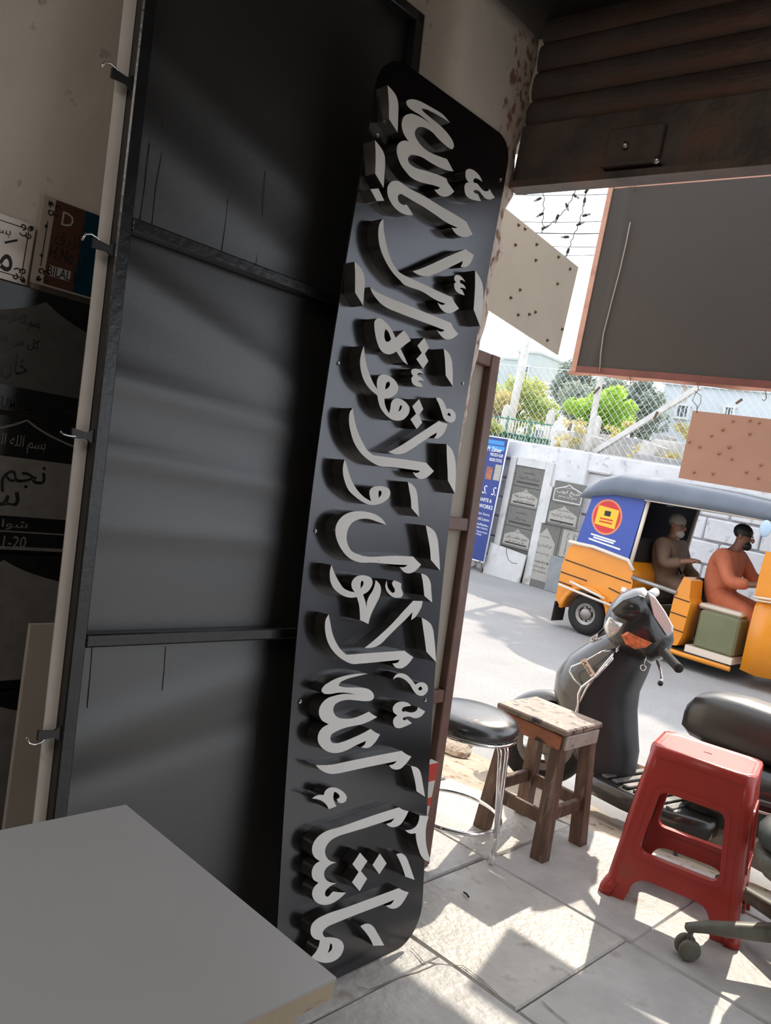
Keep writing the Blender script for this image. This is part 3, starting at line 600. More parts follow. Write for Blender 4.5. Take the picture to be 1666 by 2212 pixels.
# ---- column of engraved granite plates
M['granite'] = mat('black_granite', (.010,.010,.0105), .22, var=.3, vs=90, spec=.4)
M['engraved'] = mat('engraved_grey', (.055,.052,.047), .8, var=.15, vs=40); M['engraved2'] = mat('engraved_pale', (.16,.15,.14), .85, var=.15, vs=30)
GX = -1.612
cols = [(0.0,.33,'plain'),(.335,.64,'c'),(.645,.935,'b'),(.94,1.175,'a'),(1.18,1.425,'d')]
def zpx(y): return onx(40, y, GX).z
gb = [(zpx(1905),zpx(1492)),(zpx(1488),zpx(1198)),(zpx(1194),zpx(898)),(zpx(894),zpx(612))]
rows = [[('EEM',.050,.62,.14),('INDIAN',.022,.42,.1),('11-10',.034,.26,.11),('بسم الله الرحمن',.03,.86,.13),('شہرافدیرا',.022,.1,.1)],
        [('ALIYA',.022,.2,.10),('19-01',.018,.1,.075),('خان',.06,.50,.1),('١٤٤٦',.026,.32,.07),('بسم الله الرحمن الرحيم',.022,.80,.1),('من عليها فان',.02,.68,.12)],
        [('UNNISA 1-1-20',.024,.08,.185),('نجم النسا',.065,.56,.22),('سيد',.05,.38,.13),('شوال المكرم',.024,.20,.18),('بسم الله الرحمن الرحيم',.034,.80,.2)],
        [('SHAKUM',.022,.07,.08),('خان زود',.05,.36,.1),('بسم الله الرحمن الرحيم',.03,.72,.12),('كل من عليها فان',.022,.56,.13)]]
GYC = .72
ct = ['black granite plate with EEM INDIAN lettering at the bottom of the dark stack','black granite plate with ALIYA lettering and pale panel, second from bottom of the stack','black granite plate with UNNISA lettering in the middle of the dark stack','black granite plate with SHAKUM lettering, topmost of the dark stack']
for i, (z0, z1) in enumerate(gb):
    t = thing('granite_plate', ct[i], 'granite plate', (GX-.012, GYC, z0), 'engraved granite plates stacked by the left wall')
    m = MB(); m.box((GX-.011,GYC,(z0+z1)/2),(.022,.40,z1-z0-.003),None,0,.0015); m.build('plate', M['granite'], t)
    h = z1-z0; O = Vec((GX+.0006,0,0)); m = MB(); yl, yr = GYC-.19, GYC+.19
    if i in (0,1): m.poly([arch(yl,yr,z0+.02,z1-.012,z1-.075)], lambda a, b: O+WU*a+WV*b-WN*.0003, 1)
    elif i == 2:
        strip(m, O-WN*.0003, WU, WV, yl, z0+h*.27, yr, z0+h*.70, 1); outline(m, arch(yl,yr,z0+.01,z1-.006,z1-.07), O, WU, WV, .004, 1)
        for zz in (.15,.02): strip(m, O-WN*.0003, WU, WV, yl, z0+h*zz, yr, z0+h*zz+.003, 1)
    else: m.poly([arch(yl,yr,z0+.05,z1-.02,z1-.09)], lambda a, b: O+WU*a+WV*b-WN*.0003, 2)
    for (tx, hh, fz, w) in rows[i]:
        write(m, tx, O+WN*.0002, WU, WV, .655 if i != 2 else .665, z0+h*fz, hh, w, mi=0 if i != 2 or tx in ('نجم النسا','سيد') else 1, off=.006)
    m.build('inscription', [M['ink'], M['engraved2'] if i < 3 else M['engraved'], M['engraved']], t)
z0 = 0
t = thing('granite_plate', 'plain black granite plate on the floor under the dark stack', 'granite plate', (GX-.012,GYC,0), 'engraved granite plates stacked by the left wall')
m = MB(); m.box((GX-.011,GYC,gb[0][0]/2),(.022,.40,gb[0][0]-.003),None,0,.0015); m.build('plate', M['granite'], t)
# ---- pale board leaning in front of the plates
q = onx(67,1350,-1.55); q2 = onx(50,1790,-1.50)
M['pale_board'] = mat('beige_board', (.42,.38,.33), .7, var=.06, vs=5)
m = MB(); m.prism([[(q.y,0),(q.y+.30,0),(q.y+.30,q.z),(q.y,q.z)]], lambda a, b: Vec((-1.49-.06*b/q.z,a,b)), (-.012,0,0))
tag(m.build('leaning_board', M['pale_board'], None, (-1.5,q.y+.15,0)), 'plain pale board standing between the granite plates and the black frame', 'board')
# ================================================================= brown framed panel outside the pillar
M['brown_frame'] = speckle(mat('brown_painted_frame', (.15,.08,.062), .45, var=.2, vs=9), (.22,.14,.10), 12, .6, .72, stretch=(1,1,.2))
M['beige_sheet'] = mat('beige_flex_back', (.34,.29,.235), .7, var=.05, vs=3)
bp = thing('framed_board', 'brown framed board with beige back leaning outside the pillar', 'framed board', (-1.47,2.02,0))
BL = rad(4.2); BE = Vec((-math.sin(BL),0,math.cos(BL))); BNn = Vec((math.cos(BL),0,math.sin(BL)))
def bq(y, s, d=0): return Vec((-1.47,y,.0)) + BE*s + BNn*d
bl, by0, by1 = 1.62, 1.90, 2.14
m = MB(); m.prism([[(by0+.01,.01),(by1-.01,.01),(by1-.01,bl-.01),(by0+.01,bl-.01)]], lambda a, b: bq(a,b,-.012), BNn*-.006); m.build('back_sheet', M['beige_sheet'], bp)
for y in (by0+.022, by1-.022): m = MB(); m.beam(bq(y,0), bq(y,bl), .045, .03, BNn, 0, .003); m.build('side_rail', M['brown_frame'], bp)
for s in (.02, .545, 1.085, bl-.02): m = MB(); m.beam(bq(by0+.045,s), bq(by1-.045,s), .04, .026, BNn, 0, .003); m.build('cross_rail', M['brown_frame'], bp)
# small red and white carton behind it
M['carton_red'] = mat('red_carton', (.50,.045,.035), .45); M['carton_white'] = mat('white_carton', (.62,.58,.52), .5)
cb = thing('carton', 'red and white printed carton standing between the letter sign and brown framed board', 'carton', (-1.435,1.99,0))
m = MB(); m.box((-1.435,1.975,.185),(.03,.11,.37),None,0,.002); m.build('box', M['carton_white'], cb)
for z0, z1 in ((.315,.371),(.235,.262),(.0,.05),(.075,.10)):
    m = MB(); strip(m, Vec((-1.4195,0,0)), WU, WV, 1.922,z0,2.028,z1); m.build('print_band', M['carton_red'], cb)
m = MB()
for k in range(5): strip(m, Vec((-1.4194,0,0)), WU, WV, 1.985,.135+k*.018,2.02,.14+k*.018)
m.build('print_text', M['ink'], cb)['kind'] = 'stuff'
# ================================================================= boards and banner hanging over the pavement
def screws(t, lst, proj_, nrm, mtl):
    for (x, y, r) in lst:
        p = proj_(x, y); m = MB(); m.lathe([(r,0),(r,.004),(r*.5,.005),(r*.45,.009),(0,.010)], p, nrm, 10); m.build('screw', mtl, t)
M['board_beige'] = speckle(mat('beige_acrylic_back', (.46,.40,.32), .5, var=.05, vs=4), (.36,.3,.23), 30, .68, .76)
M['rust'] = mat('rusty_screw', (.13,.075,.04), .5, .6)
BX = -1.95
c4 = [onx(*p, BX) for p in ((1250,577),(1206,767),(1072,680),(1114,467))]
for i_ in (2,3): c4[i_] = c4[i_] + (c4[i_]-c4[3-i_])*.35
hb = thing('hanging_board', 'beige sign board seen from behind hanging outside the pillar', 'sign board', tuple(c4[1]))
m = MB(); m.prism([[(p.y,p.z) for p in c4]], lambda a, b: Vec((BX,a,b)), (-.006,0,0)); m.build('panel', M['board_beige'], hb)
scr = [(1120,486),(1134,494),(1113,529),(1159,528),(1157,562),(1206,555),(1231,581),(1204,613),(1123,626),(1103,643),(1119,680),(1143,679),(1156,674),(1214,711),(1182,735)]
screws(hb, [(x,y,.006) for x, y in scr], lambda x, y: onx(x,y,BX), Vec((1,0,0)), M['rust'])
for p in (c4[2]+Vec((0,.02,.06)), c4[3]+Vec((0,.02,-.06))):
    m = MB(); m.beam((BX-.012,2.15,p.z), (BX-.012,p.y,p.z), .012, .02); m.build('bracket', M['rust'], hb)
M['board_tan'] = mat('terracotta_acrylic_back', (.47,.265,.195), .45, var=.05, vs=3)
YB = 3.68
M['wood_salmon'] = speckle(mat('salmon_wood_frame', (.50,.27,.20), .6, var=.12, vs=8, stretch=(.2,1,1)), (.25,.09,.06), 7, .56, .7, stretch=(.3,1,1))
M['maroon_trim'] = mat('maroon_frame_paint', (.16,.05,.04), .5, var=.2, vs=6)
M['flex_dark'] = mat('dark_flex_back', (.038,.031,.027), .6, bump=.1, bs=260, var=.06, vs=2)
TLq, BLq = ony(1315,402,YB), ony(1240,806,YB); bx0 = (TLq.x+BLq.x)/2; bz0, bz1 = BLq.z, TLq.z; bx1 = bx0+2.3
bn = thing('hanging_banner', 'large dark flex banner in a salmon wooden frame hanging over the pavement', 'banner', (bx0,YB,bz0))
def bw(u, v): x = bx0+.02+(bx1-bx0-.04)*u; z = bz0+.02+(bz1-bz0-.04)*v; return Vec((x, YB-.012 - .006*math.exp(-((x-bx0-.11-.03*math.sin(3*v))/.018)**2), z))
m = MB(); m.grid(bw, 120, 24); m.build('flex_sheet', M['flex_dark'], bn)
m = MB(); m.box(((bx0+bx1)/2,YB+.012,(bz0+bz1)/2),(bx1-bx0,.004,bz1-bz0)); m.build('front_sheet', M['flex_white'], bn)
m = MB(); m.taper((bx0+.013,YB,bz0), (bx0+.013,YB,bz1), (.03,.035), (.026,.035), (1,0,0), (0,1,0)); m.build('side_rail', M['wood_salmon'], bn)
m = MB(); m.box((bx1-.013,YB,(bz0+bz1)/2),(.026,.035,bz1-bz0)); m.build('side_rail', M['wood_salmon'], bn)
m = MB(); m.box(((bx0+bx1)/2,YB+.004,bz1-.012),(bx1-bx0-.054,.03,.03)); m.build('top_rail', M['wood_salmon'], bn)
m = MB(); m.box(((bx0+bx1)/2,YB-.004,bz0+.018),(bx1-bx0-.06,.03,.035)); m.build('bottom_rail', M['maroon_trim'], bn)
rings = []
m = MB()
for k in range(60):
    x = bx0-.005+(bx1-bx0)*k/59; w = .014+.008*mnoise.noise(Vec((x*6,0,0))); zt = bz0+.002; rings.append([Vec((x,YB-.024,zt)), Vec((x,YB-.024,zt-w)), Vec((x,YB-.020,zt-w)), Vec((x,YB-.020,zt))])
m.loft(rings, 0, False); m.build('torn_hem', M['wood_salmon'], bn)
m = MB(); m.tube([ony(x,y,YB-.024) for x, y in ((1362,480),(1352,530),(1338,590),(1322,650),(1312,690),(1304,720),(1298,765),(1296,803))], .0028, 6); m.build('crease', mat('pale_crease', (.34,.29,.24), .5), bn)
for px in ((1372,396),(1275,815),(1362,820),(1508,832),(1655,850)):
    p = ony(*px, YB-.028); m = MB(); m.tube([p+Vec((-.006,0,.012)), p, p+Vec((.006,0,-.02)), p+Vec((.0,0,-.032)), p+Vec((-.010,0,-.026))], .0018, 6); m.build('hook', M['rust'], bn)
for x in (bx0+.1, bx0+1.1, bx1-.1): m = MB(); m.tube([(x,YB,bz1-.01),(x,YB+.03,2.80)], .002, 5); m.build('hanging_wire', M['ink'], bn)
o4 = [ony(*p, YB-.045) for p in ((1498,887),(1465,1032))]
ob = thing('hanging_board', 'terracotta sign board with screws hanging by wire under the dark banner', 'sign board', (o4[1].x,YB-.03,o4[1].z))
ox0 = (o4[0].x+o4[1].x)/2; ox1 = ox0+.62
m = MB(); m.box(((ox0+ox1)/2,YB-.042,(o4[0].z+o4[1].z)/2),(ox1-ox0,.006,o4[0].z-o4[1].z)); m.build('panel', M['board_tan'], ob)
k = 1666/246
sc2 = [(1112,608,5),(1363,600,5),(1495,632,5),(965,730,7),(797,822,5),(1360,793,6),(475,910,5.5),(627,985,5.5),(1057,988,7),(908,1082,6),(1092,1163,5),(1520,1250,5.5),(1308,1355,5.5),(541,1355,5.5),(818,1375,5.5),(1480,1442,5.5)]
screws(ob, [(1420+x/6.772, 820+y/6.772, r*.00105) for x, y, r in sc2], lambda x, y: ony(x,y,YB-.045), Vec((0,-1,0)), mat('brass_screw', (.42,.2,.1), .4, .7))
hk = ony(1508,832,YB-.045); hp = ony(1506,892,YB-.046)
m = MB(); m.tube([hk+Vec((0,0,-.03)), hk+Vec((-.01,0,-.07)), hp+Vec((-.006,0,.03)), hp], .0016, 5); m.tube([hk+Vec((0,0,-.032)), hk+Vec((.025,0,-.045)), hk+Vec((.03,0,-.075)), hk+Vec((.018,0,-.11))], .0014, 5); m.build('hanging_wire', M['rust'], ob)
m = MB(); m.tube([Vec((ox1-.03,YB-.046,o4[0].z-.01)), Vec((ox1-.03,YB-.03,bz0))], .0016, 5); m.build('hanging_wire', M['rust'], ob)
# unseen board added to block sun above the banner, and its tie pipes
M['added_sheet'] = mat('added_board_sheet', (.30,.29,.28), .6, .2, var=.15, vs=3)
m = MB(); m.box((.15,YB+.045,3.27),(4.8,.04,1.02)); struct(m.build('sun_block_board', M['added_sheet'], None, (.15,YB+.045,2.76)), 'unseen board added above the hanging banner to block the sun')
for x in (-2.24,0.2,2.4):
    m = MB(); m.tube([(x,2.0,2.92),(x,YB+.03,2.92)], .02, 8); struct(m.build('trim_4', M['added_sheet'], None, (x,2.8,2.92)), 'pipe tying the added board to the shop front')
m = MB(); m.box((.35,1.98,2.56),(3.9,.08,.72)); struct(m.build('trim_2', M['plaster'], None, (.35,1.98,2.2)), 'lintel wall above the opening')
# ================================================================= string of small lights and overhead wires
M['bulb'] = mat('dark_bulb_holder', (.012,.012,.014), .4); M['bulbg'] = mat('grey_bulb_glass', (.25,.27,.3), .15)
YL = 3.3
def light_string(label, pts, bulbs, YL=3.3):
    t = thing('string_lights', label, 'string lights', tuple(ony(*pts[-1], YL)), 'strings of dark bulbs against the sky')
    m = MB(); P = [ony(*p, YL) for p in pts]; fine = []
    for a, b in zip(P, P[1:]):
        for k in range(8): q = a.lerp(b, k/8); fine.append(q+Vec((.004*math.sin(len(fine)*1.3),0,0)))
    m.tube([Vec((-2.24,P[0].y,2.90)), Vec((P[0].x,P[0].y,2.88))]+fine+[P[-1]], .0022, 5); m.build('cable', M['bulb'], t)
    for (x, y, a) in bulbs:
        p = ony(x, y, YL); d = Vec((math.cos(rad(a)),0,math.sin(rad(a)))); m = MB(); m.lathe([(.003,-.015),(.006,-.014),(.0072,.006),(.005,.009)], p, d, 8)
        h = m.build('bulb', M['bulb'], t); m = MB(); m.lathe([(.005,.008),(.0055,.018),(.003,.027),(0,.03)], p, d, 8); m.build('glass', M['bulbg'], h)
light_string('string of dark bulbs hanging straight down by the pillar against the sky', [(1174,398),(1175,440),(1173,470),(1172,505)], [(1164,430,200),(1169,463,205),(1176,492,20)])
light_string('string of dark bulbs sagging to the lower left against the sky', [(1246,398),(1240,420),(1225,450),(1200,475),(1185,488),(1172,498)], [(1243,423,-30),(1225,445,-60),(1204,470,-100)], 3.24)
light_string('string of dark bulbs hanging nearest the dark banner', [(1272,395),(1266,420),(1258,460),(1248,490),(1235,520),(1228,545)], [(1268,411,60),(1263,434,-90),(1265,465,10),(1252,484,20),(1223,512,180),(1227,543,-100)], 3.36)
YWi = 7.0
for i, (y0, y1) in enumerate(((421,419),(480,477),(501,504),(529,533),(552,550))):
    a = ony(1050,y0-4,YWi+i*.4); b = ony(1330,y1,YWi+i*.4); d = b-a; P = [a-d*3+Vec((0,0,.0))]
    P = [a + d*t + Vec((0,0,-.02*(1-((t-.5)*2)**2))) for t in (-6,-3,-1,0,.25,.5,.75,1,2,4,8)]
    m = MB(); m.tube(P, .004 + (.002 if i == 2 else 0), 5); tag(m.build('overhead_wire', M['ink']), ['highest','second highest','third highest, thickest','fourth highest','lowest'][i]+' thin overhead wire crossing the white sky', 'wire', 'overhead wires above the street')
# ================================================================= red plastic stool
M['red_plastic'] = speckle(mat('red_plastic', (.46,.045,.035), .33, var=.08, vs=5), (.36,.07,.055), 9, .6, .75)
rs = thing('plastic_stool', 'red plastic stool with open sides standing at the paving edge', 'stool', (0,0,0))
rs.location = (-.905,2.765,0); rs.rotation_euler.z = rad(13)
def LP(o): o['_o'] = [0,0,0]
LP(rs); H = .5; TW, TD, BW, BD = .158, .122, .205, .172; CH = .030
def rr2(x0, x1, y0, y1, r, k=5, taper=0.0):
    o = []
    for (cx, cy, a0) in ((x1-r,y1-r,0),(x0+r,y1-r,90),(x0+r,y0+r,180),(x1-r,y0+r,270)):
        for i in range(k):
            a = rad(a0+90*i/(k-1)); x = cx+r*math.cos(a); y = cy+r*math.sin(a); o.append((x*(1-taper*(y-y0)/(y1-y0)), y))
    return o
def side(ax, sg, nm):
    # ax: 0 -> face normal +-y (front/back), 1 -> normal +-x
    tw, bw, td, bd = (TW,BW,TD,BD) if ax == 0 else (TD,BD,TW,BW)
    def hw(v): return bw+(tw-bw)*v/H - CH
    def P(u, v, d=0.0):
        n = bd+(td-bd)*v/H + d
        return Vec((u, sg*n, v)) if ax == 0 else Vec((sg*n, u, v))
    lw = .052; zt = .088 if ax == 0 else .13
    out = [(-hw(0),0),(-hw(0)+lw*.8,0)]
    xi = hw(0)-lw*.8
    for k in range(7): a = rad(180-15*k); out.append((-xi+.05+.05*math.cos(a)+.012, zt-.05+.05*math.sin(a)))
    out += [(-a, b) for a, b in out[2:][::-1]] + [(xi,0),(hw(0),0),(hw(H*.5),H*.5),(hw(H),H),(-hw(H),H),(-hw(H*.5),H*.5)]
    wx = hw(.16)-.036; win = rr2(-wx,wx,zt+.075,.372,.026,5,.20)
    m = MB(); m.prism([out, win], P, (0,0,0) if False else ((0,-sg*.004,0) if ax == 0 else (-sg*.004,0,0))); p = m.build(nm, M['red_plastic'], rs)
    m = MB(); wx2 = wx+.016; ring = rr2(-wx2,wx2,zt+.06,.388,.034,5,.2); win2 = rr2(-wx+.001,wx-.001,zt+.076,.371,.026,5,.2)
    m.prism([ring, win2], lambda u, v: P(u,v,.0045), ((0,-sg*.026,0) if ax == 0 else (-sg*.026,0,0))); m.build('window_rim', M['red_plastic'], p)
    return p
side(0,-1,'front_side'); side(0,1,'back_side'); side(1,1,'right_side'); side(1,-1,'left_side')
for sx in (-1,1):
    for sy in (-1,1):
        m = MB(); rings = []
        for z in [0,.02,.04,.05,.1,.2,.3,.4,.5]:
            f = .012 if z < .03 else (.006 if z < .045 else 0.0); w = BW+(TW-BW)*z/H+f; d = BD+(TD-BD)*z/H+f; c = CH
            pts = [(w,d-c-f),(w,d-c),(w-c*.45,d-c*.12),(w-c*.12,d-c*.45)]
            q = [(w,d-c-.014),(w-.002,d-c*.55),(w-c*.55,d-.002),(w-c-.014,d),(w-c-.014,d-.006),(w-c*.6,d-.01),(w-.01,d-c*.6),(w-.006,d-c-.014)]
            rings.append([Vec((sx*a, sy*b, z)) for a, b in q])
        m.loft(rings, 0, True); m.build('leg', M['red_plastic'], rs)
def octa(w, d, c): return [(w-c,-d),(w,-d+c),(w,d-c),(w-c,d),(-w+c,d),(-w,d-c),(-w,-d+c),(-w+c,-d)]
m = MB(); rings = [[Vec((a,b,z)) for a, b in octa(TW+g,TD+g,CH)] for z, g in ((H-.03,.004),(H-.004,.003),(H+.001,-.003),(H+.002,-.012),(H-.001,-.02))]
m.loft(rings, 0, True, False); m.prism([octa(TW-.02,TD-.02,CH*.8), rr2(-.014,.014,-.004,.004,.0035,3)], lambda a, b: Vec((a,b,H-.001)), (0,0,-.004)); m.build('seat', M['red_plastic'], rs)
# ================================================================= wooden stool
M['old_wood'] = speckle(mat('worn_brown_wood', (.15,.085,.058), .6, var=.35, vs=5, bump=.4, bs=50, stretch=(6,6,1)), (.33,.23,.17), 9, .58, .72, stretch=(4,4,.7))
M['wood_top'] = speckle(mat('scuffed_stool_top', (.30,.22,.17), .55, var=.3, vs=9, bump=.35, bs=60), (.05,.035,.03), 30, .55, .64)
M['wood_orange'] = speckle(mat('orange_wood_strip', (.36,.13,.065), .55, var=.3, vs=7, stretch=(1,.3,2), bump=.3), (.04,.02,.015), 22, .60, .66, stretch=(.5,.3,3))
M['wood_grey'] = speckle(mat('bare_grey_wood', (.42,.36,.31), .65, var=.15, vs=9, bump=.3), (.06,.05,.045), 40, .64, .7)
wsx0, wsx1, wsy0, wsy1, wz = -1.578,-1.290,2.535,2.795,.456
ws = thing('wooden_stool', 'worn brown wooden stool with stretchers beside the round chrome stool', 'stool', ((wsx0+wsx1)/2,(wsy0+wsy1)/2,0))
m = MB(); m.box(((wsx0+wsx1)/2,(wsy0+wsy1)/2,wz-.011),(wsx1-wsx0,wsy1-wsy0,.022),None,0,.005); m.build('seat', M['wood_top'], ws)
lc = [(wsx0+.02,wsy0+.018),(wsx1-.02,wsy0+.012),(wsx1-.018,wsy1-.012),(wsx0+.02,wsy1+.005)]
bc = [(-1.545,2.552),(-1.296,2.545),(-1.292,2.800),(-1.545,2.822)]
tc_ = [(-1.528,2.575),(-1.325,2.570),(-1.325,2.765),(-1.528,2.768)]
L = []
for (bx_, by_), (tx_, ty_) in zip(bc, tc_):
    L.append((Vec((bx_,by_,0)), Vec((tx_,ty_,wz-.022)))); m = MB(); m.taper(L[-1][0], L[-1][1], (.05,.048), (.042,.040), (1,0,0), (0,1,0)); m.build('leg', M['old_wood'], ws)
def at(i, z): a, b = L[i]; return a.lerp(b, z/(wz-.022))
for (i, j, z) in ((0,1,.135),(1,2,.150),(2,3,.15),(3,0,.16)):
    m = MB(); m.beam(at(i,z), at(j,z), .022, .045, (0,0,1), 0, .003, .03 if i == 0 else -.02); m.build('stretcher', M['old_wood'], ws)
for (i, j, mt, off) in ((0,1,'wood_orange',-.024),(1,2,'wood_grey',.024),(2,3,'old_wood',.024),(3,0,'old_wood',-.024)):
    a, b = at(i,wz-.05), at(j,wz-.05); n = Vec((0,1,0)) if i in (0,2) else Vec((1,0,0)); o_ = n*off
    m = MB(); m.beam(a+o_, b+o_, .014, .05, (0,0,1), 0, .002, .03); m.build('seat_rail', M[mt], ws)
# ================================================================= round chrome stool
M['black_vinyl'] = mat('black_quilted_vinyl', (.03,.03,.033), .24, bump=.0, spec=1.0)
_n = M['black_vinyl'].node_tree; _b = _n.nodes['Principled BSDF']; _tcn = _n.nodes.new('ShaderNodeTexCoord'); _w = _n.nodes.new('ShaderNodeTexChecker'); _w.inputs['Scale'].default_value = 55
_bp = _n.nodes.new('ShaderNodeBump'); _bp.inputs['Strength'].default_value = .18; _bp.inputs['Distance'].default_value = .003; _n.links.new(_tcn.outputs['Object'], _w.inputs[0]); _n.links.new(_w.outputs['Fac'], _bp.inputs['Height']); _n.links.new(_bp.outputs[0], _b.inputs['Normal'])
BC = Vec((-1.547,2.346,0)); rS = .165; zS = .462
bs_ = thing('round_stool', 'round black cushioned stool with chrome legs and foot ring', 'stool', tuple(BC))
m = MB(); m.lathe([(0,zS),(.06,zS-.001),(.11,zS-.004),(.14,zS-.010),(.157,zS-.022),(rS,zS-.038),(rS-.003,zS-.058),(rS-.014,zS-.066),(.02,zS-.066)], BC, (0,0,1), 48, cap=False); m.build('cushion', M['black_vinyl'], bs_)
m = MB(); m.tube([BC+Vec(((rS-.006)*math.cos(2*PI*k/48),(rS-.006)*math.sin(2*PI*k/48),zS-.069)) for k in range(48)], .006, 8, True); m.build('seat_ring', M['chrome'], bs_)
for a in (0.0, rad(158), rad(255)):
    leg = MB(); d = Vec((math.cos(a),math.sin(a),0)); t = Vec((-d.y,d.x,0))
    foot = BC+d*.187; leg.tube([BC+d*.135+t*.022+Vec((0,0,zS-.068)), BC+d*.150+t*.020+Vec((0,0,zS-.1)), foot+t*.004+Vec((0,0,.09)), foot+Vec((0,0,.02))], .007, 8)
    leg.tube([BC+d*.135-t*.022+Vec((0,0,zS-.068)), BC+d*.150-t*.020+Vec((0,0,zS-.1)), foot-t*.004+Vec((0,0,.09))], .007, 8)
    lo = leg.build('leg', M['chrome'], bs_); m = MB(); m.lathe([(.008,.03),(.0095,.022),(.0095,.002),(.006,0)], foot, (0,0,1), 10); m.build('foot_cap', M['white'], lo)
m = MB(); m.tube([BC+Vec((.165*math.cos(2*PI*k/56),.165*math.sin(2*PI*k/56),.10)) for k in range(56)], .0075, 8, True); m.build('foot_ring', M['chrome'], bs_)
# ================================================================= office chair at the right edge
M['olive'] = speckle(mat('dusty_olive_plastic', (.13,.125,.095), .5, var=.12, vs=9), (.2,.19,.16), 12, .55, .7); M['green_cloth'] = mat('dark_green_cloth', (.045,.055,.05), .7, var=.2, vs=30)
hubc = Vec((-.485,2.70,0))
oc = thing('office_chair', 'dusty olive office chair with caster base at the right edge', 'chair', tuple(hubc))
a1 = math.atan2(2.415-hubc.y, -.765-hubc.x)
for k in range(5):
    a = a1-k*2*PI/5; d = Vec((math.cos(a),math.sin(a),0)); e = hubc+d*.36
    m = MB(); sd = Vec((-d.y,d.x,0)); rings = []
    for t_, z_, hh, ww in ((.03,.125,.05,.05),(.15,.112,.045,.042),(.26,.103,.038,.034),(.32,.100,.030,.030),(.375,.090,.020,.026)):
        c = hubc+d*t_+Vec((0,0,z_)); rings.append([c+sd*(ww/2*x)+Vec((0,0,hh/2*y)) for x, y in ((-1,-.7),(-.7,-1),(.7,-1),(1,-.7),(1,.6),(.6,1),(-.6,1),(-1,.6))])
    m.loft(rings, 0, True); arm = m.build('base_arm', M['olive'], oc)
    m = MB(); c = e+Vec((0,0,.032))
    for s_ in (-1,1): m.lathe([(.0,-.011),(.022,-.011),(.030,-.008),(.032,0),(.030,.008),(.022,.011),(0,.011)], c+sd*(s_*.016), sd, 20)
    m.tube([c+Vec((0,0,.0)), e+Vec((0,0,.095))], .008, 8); m.build('caster', M['olive'], arm)
m = MB(); m.lathe([(.0,.08),(.045,.08),(.05,.10),(.045,.14),(.026,.15),(.026,.24),(.045,.26),(.08,.275),(.0,.275)], hubc, (0,0,1), 24); m.build('column', M['olive'], oc)
sc = hubc+Vec((.035,.0,0))
def seatring(z, r, k=24): return [sc+Vec((r*(abs(math.cos(a))**.75)*math.copysign(1,math.cos(a)), r*(abs(math.sin(a))**.75)*math.copysign(1,math.sin(a)), z)) for a in [2*PI*i/k for i in range(k)]]
m = MB(); m.loft([seatring(.27,.15),seatring(.285,.205),seatring(.31,.225),seatring(.345,.228),seatring(.352,.21)], 0, True); m.build('seat_pan', M['olive'], oc)
m = MB(); m.loft([seatring(.353,.20),seatring(.37,.226),seatring(.40,.228),seatring(.42,.205),seatring(.425,.1)], 0, True); m.build('cushion', M['green_cloth'], oc)
m = MB(); bkP = lambda u, v: sc+Vec((.225+.05*v-.03*(2*u-1)**2, (u-.5)*.40*(1-.25*v*v), .52+.42*v)); m.grid(bkP, 14, 12); m.grid(lambda u, v: bkP(u,v)+Vec((.03,0,0)), 14, 12); m.build('backrest', M['green_cloth'], oc)
m = MB(); m.beam(sc+Vec((.1,0,.27)), sc+Vec((.26,0,.30)), .06, .012, (0,0,1)); m.beam(sc+Vec((.26,0,.295)), sc+Vec((.28,0,.62)), .06, .012, (1,0,0)); m.build('back_bracket', M['black'], oc)
# ================================================================= motor scooter
M['sc_black'] = mat('scooter_black_paint', (.020,.019,.019), .28, coat=.5, var=.2, vs=5); M['sc_matte'] = mat('scooter_matte_panel', (.022,.022,.024), .45, bump=.15, bs=250)
M['sc_grey'] = mat('scooter_grey_paint', (.055,.05,.047), .3, coat=.6, var=.1, vs=3); M['seat_vinyl'] = mat('seat_vinyl', (.034,.032,.031), .33, spec=.9, bump=.12, bs=300, var=.1, vs=4)
M['lens'] = mat('clear_lens', (.80,.80,.78), .08, .35, var=.15, vs=25); M['amber'] = mat('amber_lens', (.75,.20,.09), .12, var=.4, vs=35)
M['alloy'] = mat('wheel_alloy', (.33,.31,.29), .4, .7, var=.15, vs=10)
M['mat_rubber'] = speckle(mat('floor_mat_rubber', (.055,.055,.057), .6), (.22,.2,.18), 9, .5, .65)
scx = thing('scooter', 'black motor scooter parked facing left behind the stools', 'scooter', (-1.3,3.45,-.12))
SCY = 3.45; RZ = -.12
bard = Vec((.62,-.78,0)).normalized(); frd = Vec((-.78,-.62,0)).normalized()
def wheel(c, ax, R, w, parent, tname='tyre'):
    ax = Vec(ax).normalized(); pr = []
    for k in range(13): a = rad(-130+260*k/12); pr.append((R-w*.55+w*.55*math.cos(a), w*.5*math.sin(a)))
    m = MB(); m.lathe(pr, c, ax, 40, cap=False); ty = m.build(tname, M['rubber'], parent)
    m = MB(); r0 = R-w*.85; m.lathe([(r0-.035,-w*.25),(r0-.01,-w*.38),(r0+.005,-w*.38),(r0,-w*.1),(r0,w*.1),(r0+.005,w*.38),(r0-.01,w*.38),(r0-.035,w*.25)], c, ax, 36, cap=False)
    m.lathe([(0,-w*.45),(.05,-w*.45),(.06,-w*.35),(.06,w*.35),(.05,w*.45),(0,w*.45)], c, ax, 20, cap=False)
    x = ax.orthogonal().normalized(); y = ax.cross(x)
    for k in range(5):
        d = x*math.cos(2*PI*k/5)+y*math.sin(2*PI*k/5); m.beam(c+d*.05, c+d*(r0-.02), .03, .035, ax)
    m.build('wheel_rim', M['alloy'], ty); return ty
FWc = Vec((-1.855,SCY,RZ+.21)); wheel(FWc, bard, .21, .085, scx, 'front_tyre')
